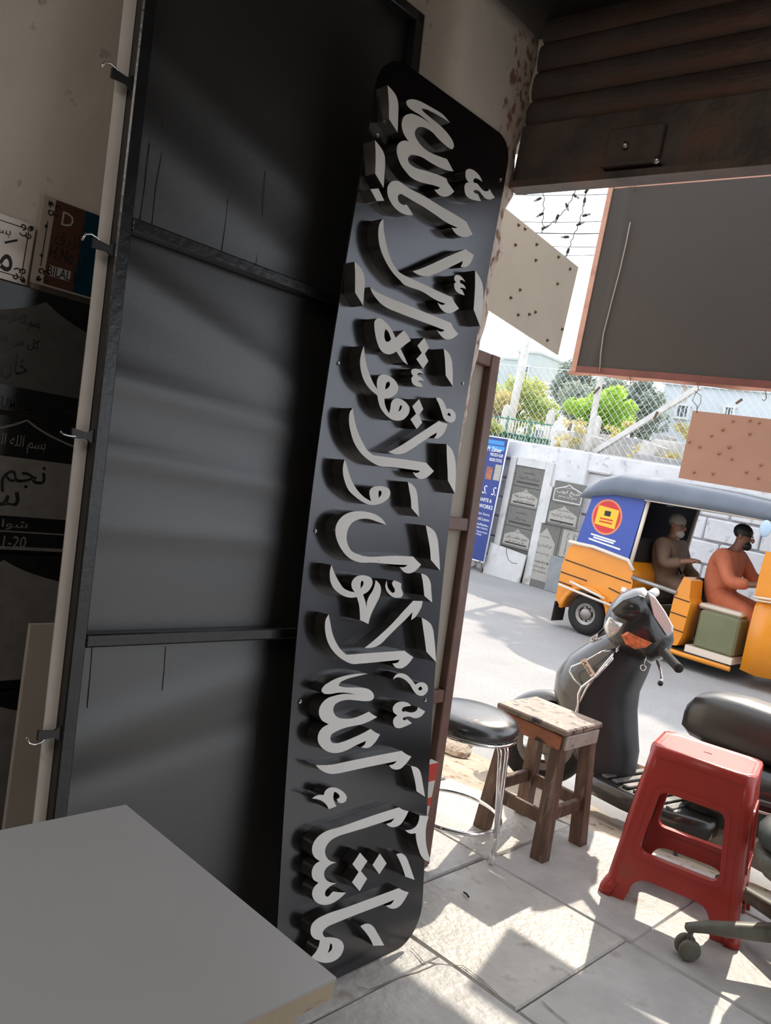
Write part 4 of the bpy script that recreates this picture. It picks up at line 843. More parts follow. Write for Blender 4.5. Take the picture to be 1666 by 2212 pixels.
def fend(u, v):
    a = rad(20+150*u); r = .235; lat = (v-.5)*.13; drop = .03*(2*v-1)**2
    return FWc + frd*math.cos(a)*-1*(r-drop)*1.0 + Vec((0,0,1))*math.sin(a)*(r-drop) + bard*lat
m = MB(); m.grid(fend, 20, 8); m.build('front_fender', M['sc_grey'], scx)
steer_top = Vec((-1.50,3.42,.66))
for s_ in (-1,1): m = MB(); m.tube([FWc+bard*.065*s_, FWc+bard*.065*s_+Vec((.16,-.01,.30)), steer_top+bard*.03*s_], .016, 8); m.build('fork', M['alloy'], scx)
SEC = [(.08,-1.60,-1.50,-1.41,.14),(.12,-1.66,-1.55,-1.41,.15),(.20,-1.69,-1.60,-1.415,.17),(.28,-1.76,-1.635,-1.44,.18),(.36,-1.825,-1.63,-1.465,.185),(.44,-1.835,-1.61,-1.475,.18),(.53,-1.79,-1.575,-1.455,.165),(.62,-1.70,-1.54,-1.44,.13),(.69,-1.61,-1.52,-1.45,.09)]
AY = SCY-.02
fr_r = []; in_r = []
for (z, xf, xs_, xr, w) in SEC:
    fr_r.append([Vec((xs_-(xs_-xf)*math.cos(rad(a))**.8 if abs(a) < 90 else xs_, AY+w*math.sin(rad(a)), z)) for a in range(-90,91,15)])
    q = []
    for k in range(13):
        t = k/12; y = AY-w+2*w*t; cc = abs(2*t-1); q.append(Vec((xs_+.012+(xr-xs_-.012)*(1-cc**3.0), y, z)))
    in_r.append(q)
m = MB(); m.loft(fr_r, 0, True, False, False); m.build('front_apron', M['sc_grey'], scx)
m = MB(); m.loft(in_r, 0, True, False, False); m.loft([[a, b] for a, b in zip([r[0] for r in fr_r],[r[0] for r in in_r])], 0, True, False, False); m.loft([[a, b] for a, b in zip([r[-1] for r in fr_r],[r[-1] for r in in_r])], 0, True, False, False); m.build('leg_shield', M['sc_matte'], scx)
for e in (0,-1): m = MB(); m.tube([r[e]+Vec((.006,(-.004 if e == 0 else .004),0)) for r in fr_r], .006, 6); m.build('chrome_trim', M['chrome'], scx)
# crash guard and badge
def nq(x, y, Y=3.235): return ony(x, y, Y)
m = MB(); m.tube([nq(1330,1402,3.30),nq(1300,1408,3.27),nq(1262,1430),nq(1236,1440),nq(1231,1450),nq(1240,1466),nq(1257,1484)], .0045, 7); m.tube([nq(1331,1404,3.30),nq(1322,1425,3.27),nq(1290,1460),nq(1257,1484),nq(1250,1500),nq(1249,1540)], .006, 7); m.build('crash_guard', M['chrome'], scx)
bq4 = [nq(1254,1427,3.225),nq(1265,1422,3.225),nq(1286,1456,3.225),nq(1277,1463,3.225)]
m = MB(); m.add(bq4+[p+Vec((0,.004,0)) for p in bq4], [(0,1,2,3),(4,7,6,5),(0,4,5,1),(1,5,6,2),(2,6,7,3),(3,7,4,0)]); bd = m.build('badge', mat('badge_plate', (.55,.42,.36), .3, .5), scx)
Ub = (bq4[2]-bq4[1]); Lb = Ub.length; Ub.normalize(); Vb = (bq4[1]-bq4[0]); Hb = Vb.length; Vb.normalize()
m = MB(); write(m, 'Activa', bq4[0]+Vec((0,-.0008,0)), Ub, Vb, Lb*.5, Hb*.45, Hb*.62, Lb*.8, shear=.2, off=.012); m.build('badge_text', M['ink'], bd)
# front number plate
pq = [ony(1276,1377,3.36), ony(1292,1368,3.36), ony(1288,1393,3.36), ony(1273,1398,3.36)]
m = MB(); m.add(pq+[p+Vec((0,.004,0)) for p in pq], [(0,1,2,3),(4,7,6,5),(0,4,5,1),(1,5,6,2),(2,6,7,3),(3,7,4,0)]); npl = m.build('number_plate', M['white'], scx)
Ub = (pq[2]-pq[1]); Lb = Ub.length; Ub.normalize(); Vb = (pq[1]-pq[0]); Hb = Vb.length; Vb.normalize()
m = MB(); write(m, '593', pq[0]+Vec((0,-.001,0)), Ub, Vb, Lb*.5, Hb*.5, Hb*.6, Lb*.8, off=.01); m.build('plate_number', M['ink'], npl)
m = MB(); m.tube([ony(1291,1372,3.37), ony(1308,1355,3.40)], .006, 6); m.build('plate_bracket', M['black'], npl)
# handlebar cowl: side profile lofted along the bar
HC = Vec((-1.455,3.37,.77)); bar3 = Vec((.60,-.75,-.16)).normalized()
prof = [(1304,1362),(1308,1340),(1322,1314),(1345,1290),(1372,1277),(1398,1272),(1414,1290),(1436,1326),(1453,1354),(1456,1374),(1446,1398),(1428,1418),(1402,1428),(1378,1418),(1355,1404),(1330,1393),(1312,1380)]
PP = [onp(x, y, HC, bar3) for x, y in prof]; pc = sum(PP, Vec())/len(PP)
def cowl(t, s): return [pc + bar3*t + (p-pc)*s for p in PP]
m = MB(); m.loft([cowl(-.20,.30),cowl(-.18,.55),cowl(-.13,.80),cowl(-.05,.95),cowl(.02,.97),cowl(.065,.90),cowl(.10,.74),cowl(.12,.5),cowl(.125,.2)], 0, True); cw = m.build('handlebar_cowl', M['sc_black'], scx)
def cq(x, y, t): return onp(x, y, pc+bar3*t, bar3)
m = MB(); o = [(1306,1352),(1316,1332),(1334,1340),(1362,1347),(1358,1358),(1344,1362),(1330,1374),(1314,1378)]
m.loft([[cq(x,y,.03) for x, y in o],[cq(x,y,.088) for x, y in o],[cq(x*.75+1334*.25,y*.75+1356*.25,.102) for x, y in o]], 0, True); m.build('headlight', M['lens'], cw)
m = MB(); o = [(1342,1372),(1356,1364),(1376,1374),(1410,1389),(1396,1399),(1372,1402),(1352,1392)]
m.loft([[cq(x,y,.04) for x, y in o],[cq(x,y,.124) for x, y in o],[cq(x*.8+1375*.2,y*.8+1384*.2,.133) for x, y in o]], 0, False); m.build('indicator', M['amber'], cw)
m = MB(); o = [(1399,1277),(1414,1287),(1438,1322),(1455,1354),(1454,1366),(1441,1375),(1424,1350),(1411,1330)]
m.loft([[cq(x,y,-.12) for x, y in o],[cq(x,y,.104) for x, y in o],[cq(x*.86+1428*.14,y*.86+1330*.14,.112) for x, y in o]], 0, False); m.build('dash_cover', mat('dash_sun_glare', (.92,.92,.93), .28, .6), cw)  # sun glare on the dash put into its pale colour
m = MB(); m.lathe([(.012,0),(.012,.006),(.006,.007),(.005,.003),(0,.003)], cq(1424,1377,.108), bar3, 14); m.build('cover_bolt', M['black'], cw)
m = MB(); o = [(1320,1318),(1345,1296),(1380,1284),(1395,1290),(1410,1332),(1400,1343),(1350,1340),(1328,1330)]
m.loft([[cq(x,y,.06) for x, y in o],[cq(x*.94+1365*.06,y*.94+1318*.06,.113) for x, y in o]], 0, True); m.build('cowl_panel', M['sc_black'], cw)
g0, g1 = ony(1432,1406,3.25), ony(1480,1458,3.10)
m = MB(); gd = (g1-g0).normalized(); m.lathe([(.013,-.03),(.013,0),(.019,.002),(.018,.02),(.018,.155),(.019,.165),(.016,.172),(0,.172)], g0, gd, 18); m.build('grip', M['rubber'], scx)
l0 = ony(1420,1428,3.24); lv = [l0, ony(1427,1448,3.19), ony(1430,1468,3.14), ony(1427,1476,3.12)]
m = MB(); m.tube(lv, .0055, 7); lvr = m.build('brake_lever', M['chrome'], scx); m = MB(); m.ell(lv[-1], (.011,.011,.011), 12); m.build('lever_ball', M['black'], lvr)
f0, f1 = ony(1398,1290,3.52), ony(1416,1279,3.62)
m = MB(); m.tube([f0, f1], .020, 14); m.build('grip', mat('grey_grip', (.45,.45,.45), .4), scx); m = MB(); m.tube([ony(1362,1276,3.5), ony(1378,1281,3.48)], .008, 8); m.build('lever_clamp', M['black'], scx)
kk = ony(1392,1432,3.30); m = MB(); m.tube([kk+Vec((.012*math.cos(a),0,.012*math.sin(a)-.02)) for a in [2*PI*i/10 for i in range(10)]], .002, 5, True); m.tube([kk+Vec((0,0,-.008)), kk+Vec((.004,0,.03))], .002, 5); m.build('key_ring', M['chrome'], scx)
# floorboard, seat and rear body
m = MB(); m.loft([[Vec((x,SCY+s*w,z)) for s, z in ((-1,z0),(-.9,z0-.03),(.9,z0-.03),(1,z0),(1,z0+.04),(.9,z0+.052),(-.9,z0+.052),(-1,z0+.04))] for x, w, z0 in ((-1.57,.13,.045),(-1.50,.205,.045),(-1.35,.225,.045),(-1.15,.225,.05),(-1.0,.20,.07))], 0, True); m.build('floorboard', M['sc_black'], scx)
for k in range(7): m = MB(); m.beam((-1.46+.05*k, SCY-.17-.006*k, .104),(-1.40+.05*k, SCY+.17, .104), .03, .012, (0,0,1), 0, .003); m.build('mat_rib', M['mat_rubber'], scx)
SS = [(-1.232,.42,.455,.06),(-1.222,.39,.50,.10),(-1.19,.375,.548,.125),(-1.12,.37,.568,.135),(-1.02,.37,.578,.14),(-.9,.37,.577,.145),(-.78,.37,.60,.14),(-.6,.39,.62,.125),(-.45,.42,.615,.10),(-.42,.46,.58,.06)]
m = MB(); m.loft([[Vec((x,SCY+w*c,z)) for c, z in ((-1,z0+(z1-z0)*.2),(-1,z0+(z1-z0)*.7),(-.86,z0+(z1-z0)*.93),(-.4,z1),(.4,z1),(.86,z0+(z1-z0)*.93),(1,z0+(z1-z0)*.7),(1,z0+(z1-z0)*.2),(.6,z0),(-.6,z0))] for x, z0, z1, w in SS], 0, True); m.build('seat', M['seat_vinyl'], scx)
RB = [(-1.16,.08,.36,.10),(-1.12,.07,.37,.14),(-1.0,.08,.375,.165),(-.8,.13,.38,.185),(-.6,.20,.40,.18),(-.4,.27,.43,.14),(-.28,.33,.44,.09)]
m = MB(); m.loft([[Vec((x,SCY+w*c,z0+(z1-z0)*f)) for c, f in ((-.75,0),(-1,.25),(-1,.6),(-.85,.95),(.85,.95),(1,.6),(1,.25),(.75,0))] for x, z0, z1, w in RB], 0, True); m.build('rear_body', M['sc_black'], scx)
for dz, mt in ((.0,'chrome'),(.035,'sc_grey')): m = MB(); m.tube([Vec((x,SCY-w-.004,z0+(z1-z0)*.42+dz)) for x, z0, z1, w in RB[1:]], .007 if dz == 0 else .012, 6); m.build('body_stripe', M[mt], scx)
wheel(Vec((-.58,SCY,RZ+.21)), (0,1,0), .21, .09, scx, 'rear_tyre')
m = MB(); m.lathe([(.03,0),(.06,.03),(.065,.3),(.05,.36),(.02,.37)], (-.95,SCY+.16,.08), (1,0,.12), 16); m.build('silencer', M['alloy'], scx)
m = MB(); m.loft([[Vec((x,SCY+s*.085,z)) for s, z in ((-1,z0),(1,z0),(1,z1),(-1,z1))] for x, z0, z1 in ((-1.05,.0,.14),(-.8,-.02,.16),(-.55,.04,.15))], 0, False); m.build('engine_case', M['alloy'], scx)
m = MB(); m.tube([(-1.12,SCY-.12,.04),(-1.10,SCY-.2,-.04),(-1.08,SCY-.245,-.114)], .009, 7); m.build('side_stand', M['black'], scx)
m = MB(); m.ell((-.275,SCY,.40), (.03,.09,.035), 12); m.build('tail_lamp', mat('red_lens', (.5,.03,.02), .15), scx)
m = MB(); m.tube([(-.62,SCY-.14,.44),(-.45,SCY-.15,.56),(-.32,SCY-.08,.60),(-.32,SCY+.08,.60),(-.45,SCY+.15,.56),(-.62,SCY+.14,.44)], .011, 8); m.build('grab_rail', M['sc_grey'], scx)
# lump of broken stone on the verge
def rock(name, label, px, z, r, seed):
    p = onz(*px, z); m = MB(); random.seed(seed)
    m.ell(p+Vec((0,0,r[2]*.5)), r, 10)
    for v in m.v:
        d = v-p; k = 1+.35*mnoise.noise(Vec((d.x*14+seed, d.y*14, d.z*18))); v.x = p.x+d.x*k; v.y = p.y+d.y*k; v.z = max(z-.005, p.z+d.z*k)
    m.s = [False]*len(m.s); tag(m.build(name, M['dirt'], None, tuple(p)), label, 'stone')
rock('rubble_stone', 'flat broken lump of stone on the dusty verge behind the chrome stool', (985,1625), -.07, (.09,.075,.035), 3)
rock('rubble_stone', 'small pointed chip of stone beside the larger lump on the verge', (1010,1613), -.075, (.03,.03,.03), 8)
random.seed(21)
# ================================================================= three-wheeler
M['auto_orange'] = mat('orange_yellow_paint', (.78,.27,.012), .35, coat=.3, var=.06, vs=3); M['auto_canvas'] = mat('grey_vinyl_canopy', (.12,.14,.175), .30, var=.12, vs=3)
M['auto_blue'] = mat('blue_print_curtain', (.045,.085,.36), .5, var=.05, vs=3); M['auto_dark'] = mat('dark_interior', (.022,.020,.018), .7); M['khaki'] = mat('khaki_vinyl', (.16,.165,.085), .55, var=.1, vs=4)
M['red_print'] = mat('red_print', (.62,.035,.03), .5); M['salmon_print'] = mat('salmon_print', (.72,.23,.13), .5); M['yellow_print'] = mat('yellow_print', (.85,.52,.03), .5); M['cream_trim'] = mat('cream_trim', (.75,.66,.55), .35)
YN = 7.40; YF = 8.66; YC = 8.03
au = thing('auto_rickshaw', 'orange three wheeled auto rickshaw with grey canopy driving past', 'auto rickshaw', (-3.0,YC,-.12))
def xz(poly, y0, y1, nm, mt, parent=au, holes=()): m = MB(); m.prism([poly]+list(holes), lambda a, b: Vec((a,y0,b)), (0,y1-y0,0)); return m.build(nm, mt, parent)
WC = (-3.86,.085)
archp = [(WC[0]+.26*math.cos(rad(a)), WC[1]+.26*math.sin(rad(a))) for a in range(0,181,15)]
body = [(-3.44,.02),(-3.435,.50),(-3.455,.60),(-3.52,.69),(-4.10,.745),(-4.17,.70),(-4.205,.50),(-4.20,.16),(-4.13,.085)] + archp[::-1]
rb = xz(body, YN+.02, YF-.02, 'rear_body', M['auto_orange'])
for pts in ([(-4.18,.56),(-3.45,.50)],[(-4.2,.43),(-3.9,.41)],[(-3.66,.40),(-3.44,.36)],[(-4.2,.33),(-4.05,.32)],[(-3.62,.27),(-3.44,.24)]):
    m = MB(); m.tube([Vec((x,YN+.018,z)) for x, z in pts], .006, 6); m.build('panel_seam', M['auto_dark'], rb)
m = MB(); m.tube([Vec((x,YN+.012,z)) for x, z in archp], .022, 8); m.build('wheel_arch', M['auto_orange'], rb)
m = MB(); m.tube([Vec((-4.17,YN+.005,.745)),Vec((-3.9,YN+.005,.75)),Vec((-3.52,YN+.005,.705)),Vec((-3.45,YN+.01,.62))], .018, 8); m.build('beading', M['cream_trim'], rb)
for a, b in (((1207,1262),(1330,1312)),((1232,1256),(1306,1293))):
    m = MB(); m.tube([ony(*a, YN-.03), ony(*b, YN-.03)], .013, 7); m.build('guard_rail', M['cream_trim'], rb)
m = MB(); m.box((-3.50,YN+.012,.42),(.06,.03,.05),None,0,.01); m.build('side_lamp', M['lens'], rb)
m = MB(); m.box((-4.19,YN+.12,.03),(.012,.22,.20)); m.build('mud_flap', M['auto_dark'], au)
for y in (YN+.09, YF-.09): wheel(Vec((WC[0],y,.085)), (0,1,0), .205, .11, au, 'rear_tyre')
wheel(Vec((-1.78,YC,.085)), (0,1,0), .205, .11, au, 'front_tyre')
cur = xz([(-4.10,.745),(-3.525,.695),(-3.475,1.30),(-4.02,1.27)], YN+.01, YN+.03, 'side_curtain', M['auto_blue'])
xz([(-4.10,.745),(-3.525,.695),(-3.475,1.30),(-4.02,1.27)], YF-.03, YF-.01, 'side_curtain', M['auto_canvas'])
m = MB(); m.prism([[(YN+.02,.745),(YF-.02,.745),(YF-.02,1.27),(YN+.02,1.27)]], lambda a, b: Vec((-4.10+.08*(b-.745)/.525,a,b)), (.02,0,0)); m.build('rear_curtain', M['auto_canvas'], au)
lc_ = ony(1311,1117,YN+.008); Oc = Vec((lc_.x,YN+.0085,lc_.z)); AX, AZ = Vec((1,0,0)), Vec((0,0,1))
def disc(mb, r, d, mi): mb.poly([[(r*.92*math.cos(2*PI*k/28), r*math.sin(2*PI*k/28)) for k in range(28)]], lambda a, b: Oc+AX*a+AZ*b-Vec((0,d,0)), mi)
m = MB(); disc(m,.175,.0,1); disc(m,.155,.0006,0); m.poly([[(-.115,-.085),(.105,-.10),(.115,.085),(-.105,.10)]], lambda a, b: Oc+AX*a+AZ*b-Vec((0,.0012,0)), 2)
strip(m, Oc-Vec((0,.0018,0)), AX, AZ, -.03,.01,.035,.06, 3)
for k in range(2): strip(m, Oc-Vec((0,.0018,0)), AX, AZ, -.07,-.03-.03*k,.07,-.015-.03*k, 0)
m.build('round_emblem', [M['red_print'], M['salmon_print'], M['yellow_print'], M['ink']], cur)
m = MB()
for (a, b) in (((1277,1153),(1330,1170)),((1282,1160),(1326,1174)),((1272,1163),(1340,1187))):
    p, q = ony(*a, YN+.0085), ony(*b, YN+.0085); d = (q-p).normalized(); u = Vec((-d.z,0,d.x)); m.add([p-u*.008,q-u*.008,q+u*.008,p+u*.008],[(0,1,2,3)])
m.build('print_lines', M['white'], cur)['kind'] = 'stuff'
RS = [(-4.17,1.20,1.22,.60),(-4.13,1.20,1.34,.64),(-3.98,1.245,1.47,.665),(-3.8,1.285,1.535,.67),(-3.3,1.30,1.545,.675),(-2.7,1.315,1.535,.675),(-2.2,1.315,1.50,.665),(-1.95,1.30,1.44,.64),(-1.86,1.28,1.36,.60),(-1.84,1.27,1.29,.55)]
m = MB(); m.loft([[Vec((x,YC+w*c,z0+(z1-z0)*f)) for c, f in ((-1,0),(-1.0,.35),(-.93,.68),(-.75,.9),(-.4,1),(.4,1),(.75,.9),(.93,.68),(1,.35),(1,0))] for x, z0, z1, w in RS], 0, True); m.build('canopy', M['auto_canvas'], au)
m = MB(); m.tube([Vec((-3.47,YN-.02,1.295)),Vec((-2.7,YN-.02,1.312)),Vec((-2.1,YN-.01,1.312))], .012, 6); m.build('canopy_beading', M['cream_trim'], au)
for x0, x1, y in ((-3.50,-3.455,YN+.03),(-3.50,-3.455,YF-.03),(-2.25,-2.12,YN+.06),(-2.25,-2.12,YF-.06)): m = MB(); m.tube([(x0,y,.66),(x1,y,1.30)], .02, 8); m.build('post', M['cream_trim'] if x0 < -3 else M['auto_orange'], au)
m = MB(); m.box((-2.95,YC,.0),(1.0,1.22,.06)); m.build('floor_pan', M['auto_dark'], au)
m = MB(); m.tube([(-3.45,YN,.03),(-3.2,YN-.01,.01),(-2.8,YN-.01,.0),(-2.40,YN,.0)], .022, 8); m.build('sill', M['auto_orange'], au)
m = MB(); m.box((-3.42,YC,.40),(.42,1.14,.10),None,0,.03); m.box((-3.60,YC,.68),(.10,1.14,.5),None,0,.03); m.build('passenger_seat', M['auto_dark'], au)
m = MB(); m.box((-3.22,YC+.02,.18),(.02,1.1,.32)); m.build('seat_front', M['khaki'], au)
m = MB(); m.tube([ony(1366,1247,YN+.02), ony(1462,1281,YN+.02)], .022, 8); m.build('side_bar', M['alloy'], au)
pt = xz([(-3.03,.08),(-2.98,.04),(-2.90,.06),(-2.875,.14),(-2.86,.46),(-2.88,.50),(-2.90,.66),(-2.97,.68),(-3.02,.5)], YN+.02, YN+.30, 'partition', M['auto_orange'])
for z in (.2,.34,.48): m = MB(); m.tube([(-3.03,YN+.018,z),(-2.87,YN+.018,z-.01)], .005, 6); m.build('panel_seam', M['auto_dark'], pt)
m = MB(); m.box((-2.96,YC+.1,.40),(.05,1.0,.55)); m.build('bulkhead', M['auto_dark'], au)
m = MB(); m.box((-2.60,YC-.22,.26),(.36,.70,.34),None,0,.02); m.build('seat_box', M['khaki'], au)
m = MB(); m.box((-2.65,YC-.15,.452),(.40,.62,.05),None,0,.02); m.build('driver_seat', M['cream_trim'], au)
m = MB(); m.box((-2.62,YC-.3,.06),(.42,.6,.06)); m.build('step_trim', M['cream_trim'], au)
FS = [(-2.33,.60,.02,.68),(-2.2,.585,.0,.72),(-1.95,.50,.02,.72),(-1.75,.36,.08,.70),(-1.6,.22,.16,.62),(-1.55,.12,.22,.52)]
m = MB(); m.loft([[Vec((x,YC+w*c,z0+(z1-z0)*f)) for c, f in ((-1,0),(-1,.5),(-.97,.85),(-.8,1),(.8,1),(.97,.85),(1,.5),(1,0))] for x, w, z0, z1 in FS], 0, True); m.build('front_cowl', M['auto_orange'], au)
xz([(q_.x,q_.z) for q_ in [ony(a_,b_,YN+.04) for a_, b_ in ((1655,1190),(1720,1205),(1720,1310),(1629,1292),(1642,1235))]], YN+.04, YN+.07, 'cowl_side', M['auto_orange'])
m = MB(); m.tube([ony(1628,1289,YN+.01), ony(1680,1297,YN+.01)], .011, 6); m.tube([ony(1630,1296,YN+.01), ony(1680,1304,YN+.01)], .008, 6); m.build('side_bar', M['cream_trim'], au)
m = MB(); m.prism([[(-.52,.72),(.52,.72),(.50,1.30),(-.50,1.30)]], lambda a, b: Vec((-2.05-.22*(b-.72)/.58, YC+a, b)), (.006,0,0)); m.build('windscreen', mat('windscreen_glass', (.9,.95,.95), .03, trans=1.0, spec=.3), au)
m = MB(); m.tube([(-2.4,YC-.3,.78),(-2.3,YC-.1,.80),(-2.3,YC+.1,.80),(-2.4,YC+.3,.78)], .014, 8); m.tube([(-2.3,YC,.80),(-2.1,YC,.5)], .02, 8); m.build('handlebar', M['black'], au)
mp = ony(1654,1142,YN-.08); m = MB(); m.ell(mp, (.05,.025,.075), 14); m.tube([mp, Vec((mp.x+.10,YN+.04,mp.z+.12))], .007, 6); m.build('mirror', mat('pale_blue_mirror', (.45,.6,.75), .25), au)
# ================================================================= people in the three-wheeler
import bmesh
def skinmesh(J, E, R, root, sub=2):
    bm = bmesh.new(); ly = bm.verts.layers.skin.verify(); vs = {}
    for k, p in J.items():
        v = bm.verts.new(p); r = R[k]; v[ly].radius = r if isinstance(r, tuple) else (r, r); v[ly].use_root = (k == root); vs[k] = v
    for a, b in E: bm.edges.new((vs[a], vs[b]))
    me = bpy.data.meshes.new('sk'); bm.to_mesh(me); bm.free(); o = bpy.data.objects.new('sk', me); COL.objects.link(o)
    s = o.modifiers.new('s', 'SKIN'); s.use_smooth_shade = True; s2 = o.modifiers.new('u', 'SUBSURF'); s2.levels = sub; s2.render_levels = sub
    bpy.context.view_layer.update(); r = bpy.data.meshes.new_from_object(o.evaluated_get(bpy.context.evaluated_depsgraph_get()))
    bpy.data.objects.remove(o); bpy.data.meshes.remove(me); return r
def addmesh(nm, me, mt, parent):
    org = Vec(parent['_o'])
    for v in me.vertices: v.co = v.co-org
    me.materials.clear(); me.materials.append(mt); o = bpy.data.objects.new(nm, me); COL.objects.link(o); o.parent = parent; o['_o'] = list(org)
    for p in me.polygons: p.use_smooth = True
    return o
def person(label, J, skin, cloth, hairm, beardm, loc, look, cname='kurta'):
    t = thing('person', label, 'person', loc); J = {k: Vec(v) for k, v in J.items()}
    E = [('pel','bel'),('bel','che'),('che','nec'),('nec','hea'),('hea','top')]; R = dict(pel=(.11,.12),bel=(.10,.115),che=(.095,.125),nec=.05,hea=(.088,.075),top=(.07,.06))
    for s in 'lr':
        E += [('che','sh'+s),('sh'+s,'el'+s),('el'+s,'wr'+s),('wr'+s,'pa'+s),('pel','hi'+s),('hi'+s,'kn'+s),('kn'+s,'an'+s),('an'+s,'to'+s)]
        R.update({'sh'+s:.052,'el'+s:.042,'wr'+s:.028,'pa'+s:(.036,.02),'hi'+s:.09,'kn'+s:.06,'an'+s:.038,'to'+s:.03})
        w, p = J['wr'+s], J['pa'+s]; d = (p-w).normalized(); sd = d.cross(Vec((0,0,1))).normalized()
        for i, (o_, ln) in enumerate(((-.028,.06),(-.010,.075),(.010,.072),(.026,.055))):
            J['f%d%s' % (i,s)] = p+sd*o_+d*ln*.55; J['g%d%s' % (i,s)] = p+sd*o_+d*ln*.8+Vec((0,0,-.03)); E += [('pa'+s,'f%d%s' % (i,s)),('f%d%s' % (i,s),'g%d%s' % (i,s))]; R['f%d%s' % (i,s)] = .009; R['g%d%s' % (i,s)] = .008
        q = w.lerp(p,.5); J['th'+s] = q+sd*-.045+d*.02; E.append(('pa'+s,'th'+s)); R['th'+s] = .010
    addmesh('body', skinmesh(J, E, R, 'pel'), skin, t)
    JC = {k: J[k] for k in J if k[:3] in ('pel','bel','che') or k[:2] in ('sh','el','hi','kn')}
    for s in 'lr': JC['cu'+s] = J['el'+s].lerp(J['wr'+s],.85); JC['hm'+s] = J['kn'+s].lerp(J['an'+s],.8)
    JC['col'] = J['che'].lerp(J['nec'],.75); EC = [('pel','bel'),('bel','che'),('che','col')]; RC = dict(pel=(.165,.185),bel=(.15,.175),che=(.15,.195),col=.075)
    for s in 'lr':
        EC += [('che','sh'+s),('sh'+s,'el'+s),('el'+s,'cu'+s),('pel','hi'+s),('hi'+s,'kn'+s),('kn'+s,'hm'+s)]
        RC.update({'sh'+s:.085,'el'+s:.068,'cu'+s:.052,'hi'+s:.115,'kn'+s:.088,'hm'+s:.075})
    addmesh(cname, skinmesh(JC, EC, RC, 'pel'), cloth, t)
    look = Vec(look).normalized(); side_ = look.cross(Vec((0,0,1))).normalized(); h = J['hea'].lerp(J['top'],.4); Rm = Matrix((look, -side_, Vec((0,0,1)))).transposed()
    m = MB(); m.ell(h+Vec((0,0,.042))-look*.022, (.090,.083,.078), 14, 0, Rm); m.build('hair', hairm, t)
    m = MB(); m.ell(h+look*.034+Vec((0,0,-.072)), (.046,.055,.045), 12, 0, Rm); m.build('beard', beardm, t)
    m = MB(); m.ell(h+look*.080+Vec((0,0,-.012)), (.020,.013,.024), 8, 0, Rm); m.build('nose', skin, t)
    for s in (-1,1):
        m = MB(); m.ell(h+look*.064+side_*s*.028+Vec((0,0,.018)), (.008,.012,.007), 8, 0, Rm); m.build('eye', M['ink'], t)
        m = MB(); m.ell(h+side_*s*.076-look*.008, (.02,.010,.03), 8, 0, Rm); m.build('ear', skin, t)
    return t
skin1 = mat('brown_skin', (.24,.11,.07), .5); skin2 = mat('tan_skin', (.30,.15,.10), .5)
DY = YC-.10
person('driver in an orange tunic leaning forward at the handlebar', dict(pel=(-2.84,DY,.56),bel=(-2.83,DY,.70),che=(-2.79,DY,.86),nec=(-2.74,DY,1.01),hea=(-2.70,DY,1.09),top=(-2.70,DY,1.19),
  shr=(-2.79,DY-.19,.93),elr=(-2.66,DY-.26,.71),wrr=(-2.45,DY-.24,.735),par=(-2.39,DY-.22,.765), shl=(-2.77,DY+.19,.93),ell=(-2.62,DY+.26,.74),wrl=(-2.44,DY+.32,.78),pal=(-2.38,DY+.30,.79),
  hir=(-2.78,DY-.10,.52),knr=(-2.43,DY-.17,.47),anr=(-2.48,DY-.16,.12),tor=(-2.37,DY-.16,.07), hil=(-2.78,DY+.10,.52),knl=(-2.43,DY+.15,.47),anl=(-2.45,DY+.15,.12),tol=(-2.33,DY+.15,.07)),
  skin1, mat('orange_cotton', (.52,.155,.075), .8, var=.12, vs=9), M['ink'], M['ink'], (-2.75,DY,.0), (1,-.1,-.1))
PY = YC+.05
person('passenger in a brown tunic sitting behind the driver', dict(pel=(-3.40,PY,.58),bel=(-3.42,PY,.70),che=(-3.44,PY,.86),nec=(-3.42,PY,1.0),hea=(-3.40,PY,1.07),top=(-3.40,PY,1.16),
  shr=(-3.43,PY-.21,.91),elr=(-3.34,PY-.28,.72),wrr=(-3.14,PY-.26,.80),par=(-3.06,PY-.26,.82), shl=(-3.43,PY+.21,.91),ell=(-3.33,PY+.27,.68),wrl=(-3.15,PY+.2,.62),pal=(-3.08,PY+.18,.60),
  hir=(-3.34,PY-.11,.53),knr=(-3.08,PY-.2,.52),anr=(-3.10,PY-.2,.12),tor=(-3.02,PY-.2,.07), hil=(-3.34,PY+.11,.53),knl=(-3.08,PY+.14,.52),anl=(-3.10,PY+.14,.12),tol=(-3.02,PY+.14,.07)),
  skin2, mat('brown_cotton', (.19,.125,.085), .85, var=.12, vs=8), mat('grey_cap', (.3,.27,.24), .8), mat('white_beard', (.55,.5,.45), .8), (-3.4,PY,.03), (1,-.25,-.05))
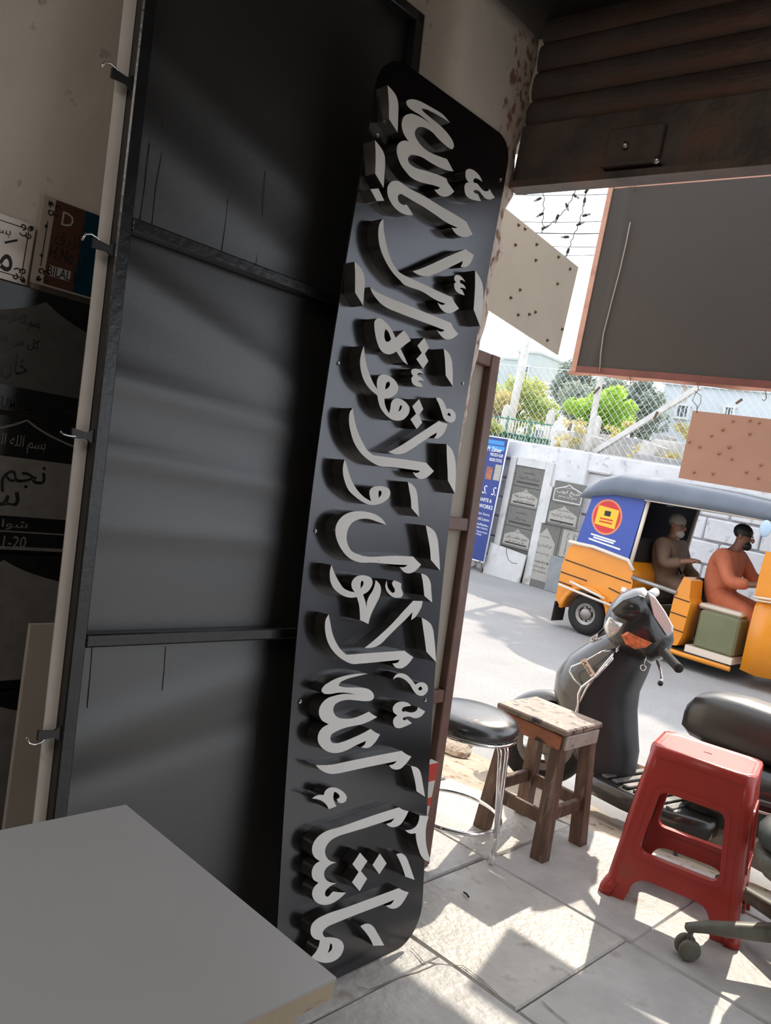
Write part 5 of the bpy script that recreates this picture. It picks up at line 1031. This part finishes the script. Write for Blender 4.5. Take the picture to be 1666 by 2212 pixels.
# ================================================================= gravestones leaning on the street wall
M['stone_dark'] = mat('dark_grey_granite', (.155,.15,.135), .5, var=.12, vs=20); M['stone_etch'] = mat('etched_pale_stone', (.40,.385,.345), .8, var=.1, vs=30); M['marble'] = speckle(mat('white_marble_slab', (.62,.62,.61), .5, var=.08, vs=4), (.42,.4,.36), 5, .58, .7)
M['stone_ink'] = mat('stone_black_paint', (.055,.05,.045), .7); M['white_ink'] = mat('white_etching', (.72,.71,.68), .8)
YS = YW-.12
def plate(name, label, x0, x1, z0, z1, y, face, lines, shape, th=.025, group=None):
    t = thing(name, label, 'gravestone', ((x0+x1)/2, y, z0), group); m = MB(); m.box(((x0+x1)/2, y+th/2, (z0+z1)/2), (x1-x0, th, z1-z0), None, 0, .003); m.build('slab', face, t)
    m = MB(); O = Vec((0,y-.001,0)); w = x1-x0; h = z1-z0; cx = (x0+x1)/2; inkm = 1
    if shape == 'panel': m.poly([arch(x0+.02,x1-.02,z0+.03,z1-.02,z1-h*.45)], lambda a, b: O+AX*a+AZ*b, 0)
    elif shape == 'outline': outline(m, arch(x0+.025,x1-.025,z0+.03,z1-.03,z1-h*.4), O, AX, AZ, .012, 2); inkm = 2
    elif shape == 'point': m.poly([[(x0+.04,z0+.10),(x1-.04,z0+.10),(x1-.04,z1-h*.28),(cx,z1-h*.06),(x0+.04,z1-h*.28)]], lambda a, b: O+AX*a+AZ*b, 0)
    elif shape == 'rect': strip(m, O, AX, AZ, x0+.06,z0+.02,x1,z1-.02,0)
    for (tx, fz, hh, fw) in lines: write(m, tx, O-Vec((0,.001,0)), AX, AZ, cx, z0+h*fz, hh, w*fw, mi=inkm, res=1, off=.004)
    if shape in ('panel','faint'):
        strip(m, O-Vec((0,.0008,0)), AX, AZ, x0+.05, z0+.045, x1-.05, z0+.068, 1)
    m.build('inscription', [M['stone_etch'], M['stone_ink'], M['white_ink']], t); return t
BIS = 'بسم الله الرحمن الرحيم'
ts = thing('stone_frame', 'tall whitish stone surround leaning on the street wall holding four dark plates', 'gravestone', (-6.32,YS,-.12))
m = MB(); m.box((-6.60,YS+.03,.72),(.10,.07,1.68),None,0,.006); m.build('side_stone', M['marble'], ts)
m = MB(); m.box((-6.005,YS+.03,.72),(.12,.07,1.68),None,0,.006); m.build('side_stone', M['marble'], ts)
m = MB(); m.box((-6.30,YS+.03,1.51),(.47,.07,.12),None,0,.006); m.build('head_stone', M['marble'], ts)
m = MB(); m.box((-6.30,YS+.06,.70),(.47,.02,1.5)); m.build('backing', M['stone_dark'], ts)
gp = 'dark engraved plates in the stone surround'
zz = [1.445,1.165,.885,.605,.315]
plate('gravestone_plate','dark engraved plate at the top of the stone surround',-6.53,-6.07,zz[1]+.005,zz[0],YS+.012,M['stone_dark'],[(BIS,.70,.04,.4),('شہزادی بيگم زوجه',.45,.06,.75)],'faint',group=gp)
plate('gravestone_plate','pale arched engraved plate second from the top of the stone surround',-6.53,-6.07,zz[2]+.005,zz[1],YS+.012,M['stone_dark'],[(BIS,.78,.03,.4),('عائشه صديقه',.52,.065,.75),('ارشاد محمد',.32,.04,.6)],'panel',group=gp)
plate('gravestone_plate','faded engraved plate third from the top of the stone surround',-6.53,-6.07,zz[3]+.005,zz[2],YS+.012,M['stone_dark'],[(BIS,.72,.03,.4),('رضيه بيگم',.42,.05,.4)],'faint',group=gp)
plate('gravestone_plate','arched engraved plate lowest in the stone surround',-6.53,-6.07,zz[4]+.005,zz[3],YS+.012,M['stone_dark'],[(BIS,.78,.03,.4),('ميسر عظمت على',.50,.06,.75),('والد مير احمد على',.32,.04,.6)],'panel',group=gp)
m = MB(); m.prism([[(-6.68,-.12),(-6.07,-.12),(-6.05,.27),(-6.66,.32)]], lambda a, b: Vec((a,YS-.06-.02*(.3-b),b)), (0,.025,0)); mo = tag(m.build('marble_slab', M['marble'], None, (-6.37,YS-.05,-.12)), 'cracked white marble slab standing in front of the stone surround', 'stone slab')
m = MB(); m.tube([Vec((x,YS-.063,z)) for x, z in ((-6.38,.30),(-6.36,.22),(-6.31,.15),(-6.24,.12),(-6.16,.13))], .004, 5); c_ = m.build('crack', M['stone_ink'], mo)
ga = 'engraved stones leaning right of the stone surround'
plate('gravestone_plate','dark upright stone with pale pointed panel beside the stone surround',-6.06,-5.645,-.12,.745,YS,M['stone_dark'],[('انور النساء بيگم',.66,.06,.62),(BIS,.80,.03,.35),('زوجه مير احمد',.54,.035,.5),('HUSSAINI BEGUM',.40,.03,.62),('DATE OF BIRTH',.32,.025,.5),('DATE OF DEATH',.25,.025,.55)],'point',group=ga)
plate('gravestone_plate','dark stone with white outlined arch on top of the street stones',-5.86,-5.40,1.055,1.345,YS-.03,M['stone_dark'],[(BIS,.74,.03,.3),('شيخ ايوب',.52,.075,.75),('شيخ كبير مرحوم',.32,.045,.6)],'outline',group=ga)
plate('gravestone_plate','dark stone with pale arch below the white outlined one',-5.87,-5.41,.757,1.05,YS-.03,M['stone_dark'],[(BIS,.70,.03,.4),('نجم النساء بيگم زوجه',.46,.06,.75),('KAREEM KHAN',.16,.025,.7)],'panel',group=ga)
m = MB(); m.box((-5.91,YS-.01,1.0),(.06,.05,.5)); tag(m.build('marble_slab', M['marble'], None, (-5.9,YS+.06,.745)), 'narrow rough white stone edge beside the outlined engraved stone', 'stone slab')
tt = thing('gravestone_plate', 'pale engraved stone turned on its side next to the pointed panel stone', 'gravestone', (-5.5,YS,.36), ga)
m = MB(); m.box((-5.46,YS+.012,.552),(.36,.025,.386),None,0,.003); m.build('slab', M['stone_dark'], tt)
m = MB(); O = Vec((0,YS-.001,0)); strip(m, O, AX, AZ, -5.60,.37,-5.29,.73,0)
for tx, x, hh in (('مرحوم شمس النساء',-5.52,.05),('مشاعر النساء',-5.42,.065)): write(m, tx, O-Vec((0,.001,0)), -AZ, AX, -.55, x, hh, .3, mi=1, res=1, off=.004)
m.build('inscription', [M['stone_etch'], M['stone_ink']], tt)
m = MB(); m.box((-5.49,YS-.005,.12),(.42,.03,.475),None,0,.004); tag(m.build('stone_slab', mat('blue_grey_slab', (.27,.28,.29), .5, var=.12, vs=6), None, (-5.49,YS,-.12)), 'plain blue grey slab standing under the sideways engraved stone', 'stone slab')
# ================================================================= roll-up banner
M['banner_blue'] = mat('blue_vinyl', (.022,.045,.22), .45, var=.1, vs=2); M['banner_light'] = mat('light_blue_print', (.05,.27,.62), .5)
rb_ = thing('rollup_banner', 'blue standing advertising banner with white text against the street wall', 'banner', (-7.1,9.62,-.12))
YR = 9.62; bx0_, bx1_ = -7.36, -6.66
def zb(y): return ony(1075, y, YR).z
m = MB(); m.box(((bx0_+bx1_)/2,YR+.006,.90),(bx1_-bx0_,.012,1.74)); m.build('sheet', M['banner_blue'], rb_)
m = MB()
for x in (bx0_,bx1_): m.tube([(x,YR,.02),(x,YR,1.78)], .010, 6)
m.tube([(bx0_,YR,1.78),(bx1_,YR,1.78)], .010, 6); m.tube([(bx0_,YR,.025),(bx1_,YR,.025)], .012, 6); m.build('frame', M['white'], rb_)
for x in (bx1_-.06, bx0_+.06):
    m = MB(); m.tube([(x,YR-.01,.03),(x-.10,YR-.12,-.115)], .012, 6); m.tube([(x,YR-.01,.03),(x+.07,YR-.03,-.115)], .012, 6); m.tube([(x,YR,.03),(x,YR+.10,-.115)], .012, 6); m.build('foot', mat('grey_brown_iron', (.2,.17,.15), .5) if x > -7 else M['black'], rb_)
m = MB(); O = Vec((bx1_-.03,YR-.0012,0))
strip(m, O, AX, AZ, -.36,1.675,-.03,1.735,1); strip(m, O, AX, AZ, -.33,1.60,-.01,1.66,1)
def bt(t, px, hpx, wpx, sh=0.0, off=.0, z=0):
    p = ony(px[0], px[1], YR-.0012); k = 11.3/1800; write(m, t, Vec((p.x,YR-.0014,p.z)), AX, AZ, 0, 0, hpx*k, wpx*k*1.16, mi=0, shear=sh, res=2, off=off)
bt('M. Zaheer',(1069,971),10,34,off=.014); bt('9052531628',(1073,983),7,30,off=.012); bt('8328173752',(1071,994),7,29,off=.012)
bt('S.  S.',(1057,1059),19,32,.25); bt('ANITE &',(1049,1080),8,30,off=.014); bt('. WORKS',(1048,1094),9,36,off=.014)
bt('ation Stone,',(1044,1110),7,32); bt('Gold Letters',(1043,1121),7,32); bt('Jani Market,',(1040,1133),5.5,30); bt('n Metro Station,',(1039,1140),5.5,34); bt('M, Hyderabad,',(1038,1149),5.5,33); bt('na State',(1033,1153),5,16)
strip(m, O, AX, AZ, -.45,.525,-.015,.53,0)
p = ony(1075,1021,YR); strip(m, Vec((p.x,YR-.0013,p.z)), AX, AZ, -.055,-.11,.055,.11,2); p = ony(1057,1022,YR); strip(m, Vec((p.x,YR-.0013,p.z)), AX, AZ, -.055,-.09,.05,.09,3)
m.build('print', [M['white'], M['banner_light'], M['stone_etch'], M['wood_orange']], rb_)['kind'] = 'stuff'
# ================================================================= chain-link fence above the street wall
M['galv'] = mat('galvanised_wire', (.78,.79,.79), .6, .1); M['post_white'] = mat('weathered_white_post', (.66,.64,.60), .8, var=.12, vs=8)
cf = thing('chain_link_fence', 'chain link fence with whitish posts on top of the street wall', 'fence', (-5.5,YW+.15,1.78))
YFc = YW+.16; fz0, fz1 = 1.785, 2.86; m = MB(); sp_ = .098; hgt = fz1-fz0; x = -11.5
while x < -.8:
    for sg in (-1,1):
        a = Vec((x,YFc+sg*.002,fz0)); b = Vec((x+sg*hgt*.92,YFc+sg*.002,fz1)); m.tube([a,b], 0.0027, 3, False, 0, False, False)
    x += sp_
for z in (fz0+.01,fz1): m.tube([(-11.5,YFc,z),(-.8,YFc,z)], .005, 4, cap=False)
m.build('wire_mesh', M['galv'], cf, fix=False)['kind'] = 'stuff'
for px0, px1 in (((1297,820),(1268,975)),):
    a, b = ony(*px0, YFc+.04), ony(*px1, YFc+.04); d = (a-b)
    m = MB(); m.beam(b, a+d*.25, .065, .065, (0,1,0), 0, .005); m.build('post', M['post_white'], cf)
for xx in (-8.6,-2.6): m = MB(); m.beam((xx,YFc+.04,1.785), (xx,YFc+.04,2.95), .065, .065, (0,1,0), 0, .005); m.build('post', M['post_white'], cf)
a, b = ony(1283,978,YFc+.03), ony(1505,840,YFc+.03); m = MB(); m.beam(a, b+(b-a)*.03, .07, .06, (0,1,0), 0, .005); m.build('brace', M['post_white'], cf)
for pa, pb in (((1283,850),(1296,836)),((1413,905),(1421,889)),((1590,872),(1604,862))): m = MB(); m.beam(ony(*pa,YFc-.03), ony(*pb,YFc-.03), .03, .012, (0,1,0), 0, .003); m.build('strap', M['rust'], cf)
# ================================================================= burial ground: graves, railing, plants
M['grave'] = mat('pale_grave_stone', (.60,.58,.54), .85, var=.15, vs=6, bump=.4, bs=14); M['grave_grey'] = mat('grey_grave_stone', (.40,.40,.40), .85, var=.2, vs=6, bump=.4, bs=14); M['green_iron'] = mat('green_iron_paint', (.06,.22,.15), .5)
def hz_(y): return 1.55+.062*(y-10)
gi = [0]
def headpost(px, pyt, w, Y, label):
    p = ony(px, pyt, Y); z0 = hz_(Y)-.1; m = MB(); h = p.z
    m.loft([[Vec((p.x+w*f*c, Y+.04*s, z)) for c, s in ((-1,-1),(1,-1),(1,1),(-1,1))] for z, f in ((z0,1),(h-.12,1),(h-.08,.9),(h-.03,.55),(h,.12))], 0, False); tag(m.build('grave_marker', M['grave'], None, (p.x,Y,z0)), label, 'grave marker', 'white pointed grave markers')
headpost(1097,874,.06,12.0,'white pointed grave marker at the left behind the green railing'); headpost(1193,885,.06,12.0,'white pointed grave marker at the right end of the green railing'); headpost(1293,898,.065,11.8,'white pointed grave marker beside the fence post')
def grave(px0, px1, pyt, Y, dpt, mt, label, hh=.3, tilt=0.0):
    a, b = ony(px0, pyt, Y), ony(px1, pyt+(px1-px0)*.19, Y); c = (a+b)/2; m = MB(); z1 = c.z; z0 = min(hz_(Y), z1-.12)-.25
    m.box((c.x, Y+dpt/2, (z0+z1)/2), (abs(b.x-a.x), dpt, z1-z0), Matrix.Rotation(tilt, 3, 'Y'), 0, .015); tag(m.build('grave', M[mt], None, (c.x,Y,z0)), label, 'grave', 'graves behind the street wall')
grave(1200,1243,925,11.3,.5,'grave','low cream grave box right of the green railing'); grave(1243,1256,925,11.25,.3,'grave_grey','narrow blue grey slab between two cream graves'); grave(1256,1275,935,11.3,.5,'grave','small cream grave block beside the fence post')
grave(1285,1400,932,12.2,.6,'grave_grey','long rough grey grave wall right of the fence post'); grave(1290,1378,950,11.2,.5,'grave_grey','low grey stepped grave near the fence brace'); grave(1378,1412,950,10.9,.4,'grave','white tilted grave slab in the middle of the graves',tilt=.18)
grave(1412,1500,945,11.4,.7,'grave','wide cream grave right of the tilted slab'); grave(1410,1440,934,12.0,.4,'grave_grey','small mottled stone behind the wide cream grave'); grave(1365,1480,975,10.6,.4,'grave_grey','long low grey grave kerb nearest the wall on the right'); grave(1140,1195,957,10.7,.4,'grave','low whitish grave kerb just behind the wall at left')
grave(1095,1140,948,10.8,.35,'grave','tilted pale slab behind the wall near the blue banner',tilt=.12)
rl = thing('iron_railing', 'green iron railing around a grave behind the chain link fence', 'railing', (-7.8,11.5,1.6))
ra, rb2 = ony(1050,897,11.5), ony(1194,919,11.5)
for dz in (0,-.24): m = MB(); m.tube([ra+Vec((0,0,dz)), rb2+Vec((0,0,dz))], .014, 6); m.build('rail', M['green_iron'], rl)
for k in range(24): q = ra.lerp(rb2, k/23); m = MB(); m.tube([q+Vec((0,0,.0 if k % 8 else .05)), q+Vec((0,0,-.36))], .008 if k % 8 else .018, 5); m.build('bar', M['green_iron'] if k % 8 == 0 else M['galv'], rl)
m = MB(); m.prism([[(ra.x,ra.z-.5),(rb2.x,rb2.z-.5),(rb2.x,rb2.z-.24),(ra.x,ra.z-.24)]], lambda a, b: Vec((a,11.52,b)), (0,.02,0)); m.build('lower_panel', M['green_iron'], rl)
def leafmat(nm, c, c2):
    m = mat(nm, c, .55, col2=c2, vs=1.6, thr=(.35,.62), detail=3); n = m.node_tree.nodes; l = m.node_tree.links; b = n['Principled BSDF']
    t = n.new('ShaderNodeBsdfTranslucent'); x = n.new('ShaderNodeMixShader'); x.inputs[0].default_value = .45
    l.new(b.inputs['Base Color'].links[0].from_socket, t.inputs[0]); l.new(b.outputs[0], x.inputs[1]); l.new(t.outputs[0], x.inputs[2]); l.new(x.outputs[0], n['Material Output'].inputs[0]); return m
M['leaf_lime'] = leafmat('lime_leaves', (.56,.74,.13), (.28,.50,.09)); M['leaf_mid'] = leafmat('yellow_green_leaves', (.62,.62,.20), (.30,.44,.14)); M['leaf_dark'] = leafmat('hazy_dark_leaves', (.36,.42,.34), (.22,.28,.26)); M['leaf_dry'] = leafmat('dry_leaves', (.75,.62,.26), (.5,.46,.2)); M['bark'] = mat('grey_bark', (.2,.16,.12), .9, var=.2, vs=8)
def crown(mb, c, r, n, ls, clumps=9, hollow=.35):
    c = Vec(c); cl = []
    for _ in range(clumps):
        while True:
            p = Vec((random.uniform(-1,1), random.uniform(-1,1), random.uniform(-1,1)))
            if hollow < p.length < .85: break
        cl.append((p, random.uniform(.28,.5)))
    for _ in range(n):
        p, k = random.choice(cl); d = Vec((random.gauss(0,1), random.gauss(0,1), random.gauss(0,1))).normalized()*k*random.random()**.4; q = p+d
        o = c+Vec((q.x*r[0], q.y*r[1], q.z*r[2])); nrm = Vec((random.gauss(0,1), random.gauss(0,1), random.gauss(0,1)+.6)).normalized(); a = nrm.orthogonal().normalized(); b = nrm.cross(a); s = ls*random.uniform(.6,1.3)
        mb.add([o-a*s, o-b*s*.45, o+a*s, o+b*s*.45], [(0,1,2,3)])
def tree(name, label, cat, base, c, r, n, ls, mt, clumps=9, group=None):
    t = thing(name, label, cat, base, group); m = MB(); crown(m, c, r, n, ls, clumps); f = m.build('foliage', mt, t, fix=False); f['kind'] = 'stuff'
    m = MB(); b = Vec(base); c = Vec(c); m.tube([b, b.lerp(c,.5)+Vec((.08,.0,0)), c], [.09*r[0]**.5, .06*r[0]**.5, .03], 7)
    for k in range(4): a = k*1.7; m.tube([b.lerp(c,.6), c+Vec((r[0]*.5*math.cos(a), r[1]*.5*math.sin(a), r[2]*.3))], [.03,.012], 5)
    m.build('trunk', M['bark'], t)
g_ = 'trees and bushes behind the fence'
c = ony(1125,850,14); tree('leafy_tree','yellow green tree behind the left of the chain link fence','tree',(c.x,14,1.7),(c.x-.15,14,c.z-.2),(.85,.7,.65),5200,.05,M['leaf_mid'],16,g_)
c = ony(1082,880,13); tree('dry_bush','dry yellowish bush at the left behind the green railing','bush',(c.x,13,1.7),tuple(c),(.42,.4,.45),1300,.045,M['leaf_dry'],8,g_)
c = ony(1298,885,15); tree('leafy_bush','bright lime green bush behind the fence post','bush',(c.x,15,1.8),tuple(c),(.74,.6,.52),5200,.05,M['leaf_lime'],16,g_)
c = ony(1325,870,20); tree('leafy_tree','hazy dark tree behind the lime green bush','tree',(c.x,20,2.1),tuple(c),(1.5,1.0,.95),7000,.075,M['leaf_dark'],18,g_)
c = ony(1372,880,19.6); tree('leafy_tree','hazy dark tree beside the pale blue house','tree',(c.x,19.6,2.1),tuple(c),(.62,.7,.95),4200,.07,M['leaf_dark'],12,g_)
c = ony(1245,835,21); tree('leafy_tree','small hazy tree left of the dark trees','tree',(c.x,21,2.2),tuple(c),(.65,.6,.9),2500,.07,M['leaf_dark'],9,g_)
c = ony(1100,925,11.9); tree('low_shrub','green shrub in front of the green railing','bush',(c.x,11.3,1.6),(c.x,11.25,c.z-.02),(.45,.2,.18),1100,.04,M['leaf_mid'],8,g_)
for i, (px, py, w, lb) in enumerate(((1220,950,.2,'small yellow weed between the cream graves'),(1372,985,.25,'dry yellow weed by the fence brace'),(1455,985,.3,'dry yellow weed clump below the terracotta board'),(1476,938,.14,'yellow flowering weed right of the graves'),(1330,925,.3,'brownish weed under the lime green bush'),(1240,920,.25,'yellow weed left of the fence post'))):
    c = ony(px, py, 11.0); m = MB(); crown(m, c, (w,.2,.14), 160, .035, 5, 0); o = m.build('weed', M['leaf_dry'], None, (c.x,11,c.z-.1), fix=False); tag(o, lb, 'weed', 'dry weeds among the graves', 'stuff')
# large unseen tree added across the street to shade the road
tree('added_shade_tree','large tree added across the street to shade the road, hidden behind the dark banner','tree',(-3.2,12.6,1.6),(-3.3,13.3,5.3),(2.9,1.5,1.3),8000,.20,M['leaf_dark'],26)
# utility pole
a, b = ony(1143,715,12.7), ony(1103,912,12.7); up = thing('utility_pole', 'slim whitish utility pole behind the yellow green tree', 'pole', tuple(b))
m = MB(); m.tube([b-Vec((0,0,.5)), a+(a-b)*.1], [.085,.07], 10); m.build('shaft', M['post_white'], up)
m = MB(); m.tube([a.lerp(b,.08), a.lerp(b,.08)+Vec((.5,0,.15))], .012, 5); m.tube([a.lerp(b,.15)+Vec((.06,-.05,0)), a.lerp(b,.55)+Vec((-1.2,0,-.1)), a.lerp(b,.5)+Vec((-2.4,0,0))], .012, 5); m.build('cable', M['galv'], up)
# ---- houses
M['house_blue'] = speckle(mat('pale_blue_wash', (.62,.68,.74), .9, var=.05, vs=1), (.55,.45,.38), 1.6, .62, .72, stretch=(1.5,1,.4)); M['house_grey'] = mat('grey_house_wall', (.50,.56,.56), .9, var=.06, vs=1); M['house_white'] = mat('white_house_wall', (.74,.76,.78), .9, var=.05, vs=1); M['pane'] = mat('dark_window_pane', (.10,.14,.18), .15); M['grille'] = mat('white_window_grille', (.72,.74,.76), .6)
def house(label, name, x0, x1, Y, z0, z1, dp, mt, wins, roofo=.15):
    t = thing(name, label, 'building', ((x0+x1)/2,Y,z0)); m = MB(); m.box(((x0+x1)/2,Y+dp/2,(z0+z1)/2),(x1-x0,dp,z1-z0)); m.build('wall', M[mt], t)
    m = MB(); m.box(((x0+x1)/2,Y+dp/2,z1+.06),(x1-x0+roofo,dp+roofo,.12)); m.build('parapet', M[mt], t)
    for (wx0, wx1, wz0, wz1) in wins:
        m = MB(); cx, cz, ww, wh = (wx0+wx1)/2, (wz0+wz1)/2, wx1-wx0, wz1-wz0
        for (bx, bz, sx, sz) in ((cx,wz1,ww+.1,.06),(cx,wz0,ww+.1,.06),(wx0,cz,.06,wh-.062),(wx1,cz,.06,wh-.062)): m.box((bx,Y-.03,bz),(sx,.10,sz))
        w = m.build('window', M['grille'], t); m = MB(); m.box((cx,Y-.008,cz),(ww,.02,wh)); m.build('pane', M['pane'], w)
        for k in range(1,3): m = MB(); m.box((wx0+ww*k/3,Y-.04,cz),(.03,.02,wh-.062)); m.build('bar', M['grille'], w)
    return t
def wr(px, Y): a, b = ony(px[0], px[1], Y), ony(px[2], px[3], Y); return (a.x, b.x, b.z, a.z)
hb_ = ony(1436,836,22); he = ony(1666,850,22)
w1 = wr((1466,874,1486,905), 22); w2 = wr((1569,878,1585,900), 22)
house('pale blue single storey house with barred windows at the right','house',hb_.x,he.x+3,22,2.0,4.62,6,'house_blue',[w1,w2])
a = ony(1122,762,40); b = ony(1165,775,40); house('grey multi storey building behind the utility pole','apartment_building',a.x,b.x,40,2.5,a.z,6,'house_grey',[(a.x+.3+1.3*k,a.x+.9+1.3*k,a.z-1.6-1.6*j,a.z-.7-1.6*j) for k in range(1) for j in range(2)])
a = ony(1050,770,42); b = ony(1121,786,42); house('lower greenish grey building at the far left','apartment_building',a.x-2,b.x,42,2.5,b.z+.2,6,'house_grey',[(b.x-2.2,b.x-1.4,b.z-1.2,b.z-.5)])
a = ony(1130,832,30); b = ony(1232,838,30); house('low white hall between the trees','house',a.x,b.x+1.5,30,2.2,a.z+.1,6,'house_white',[(a.x+.5,a.x+1.8,3.0,3.5),(a.x+2.3,a.x+3.2,3.0,3.5)])
a = ony(1560,840,30); b = ony(1666,850,30); house('white plastered house at the far right edge','house',a.x+1.2,b.x+4,30,2.2,b.z+.6,5,'house_white',[(b.x+1,b.x+1.8,3.4,4.2)])
# small cement post at right of street wall
for pl in ([(888,2047),(905,2065),(915,2077),(945,2081),(1000,2086),(1040,2115),(1078,2150)],[(945,2081),(905,2098),(860,2112),(800,2138),(772,2130)],[(1079,1849),(1105,1838),(1150,1818)],[(985,1880),(1000,1872),(1015,1875)],[(1170,2160),(1195,2185),(1230,2212)]):
    P = [onz(x,y,.0012) for x, y in pl]; fine = []
    for a, b in zip(P, P[1:]):
        for k in range(5): q = a.lerp(b, k/5); fine.append(q+Vec((.003*mnoise.noise(q*60), .003*mnoise.noise(q*60+Vec((5,5,5))), 0)))
    fine.append(P[-1]); m = MB(); n = len(fine); vs = []
    for i, q in enumerate(fine):
        d = (fine[min(n-1,i+1)]-fine[max(0,i-1)]).normalized(); w = (.0012+.0016*abs(mnoise.noise(q*45)))*(1 if 0 < i < n-1 else .2); sd = Vec((-d.y,d.x,0))*w; vs += [q-sd, q+sd]
    m.add(vs, [(2*i,2*i+2,2*i+3,2*i+1) for i in range(n-1)]); c_ = m.build('crack', M['joint']); c_.parent = floor
m = MB(); m.tube([onz(1002,1927,.004), onz(1008,1931,.006), onz(1013,1938,.004)], .003, 5); tag(m.build('twig', M['ink'], None, tuple(onz(1008,1931))), 'tiny dark twig on the paving', 'twig')
# ================================================================= unseen tube lamp added to brighten the shop interior
tl = thing('added_tube_light', 'white tube lamp added out of view under the ceiling to brighten the shop', 'lamp', (-.35,-1.35,2.93))
m = MB(); m.box((-.35,-1.35,2.965),(1.25,.06,.07),None,0,.006); m.build('housing', M['white'], tl)
m = MB(); m.tube([(-.95,-1.35,2.905),(.25,-1.35,2.905)], .014, 12); m.build('tube', mat('lit_tube', (1,1,1), .5, emit=((1,.96,.9), 6.0)), tl)
al = bpy.data.lights.new('added_tube_glow', 'AREA'); al.shape = 'RECTANGLE'; al.size = 1.2; al.size_y = .06; al.energy = 15; al.color = (1,.95,.88)
ao = bpy.data.objects.new('added_tube_glow', al); COL.objects.link(ao); ao.location = (0,0,-.045); ao.parent = tl
for o_ in bpy.data.objects:
    if '_o' in o_: del o_['_o']
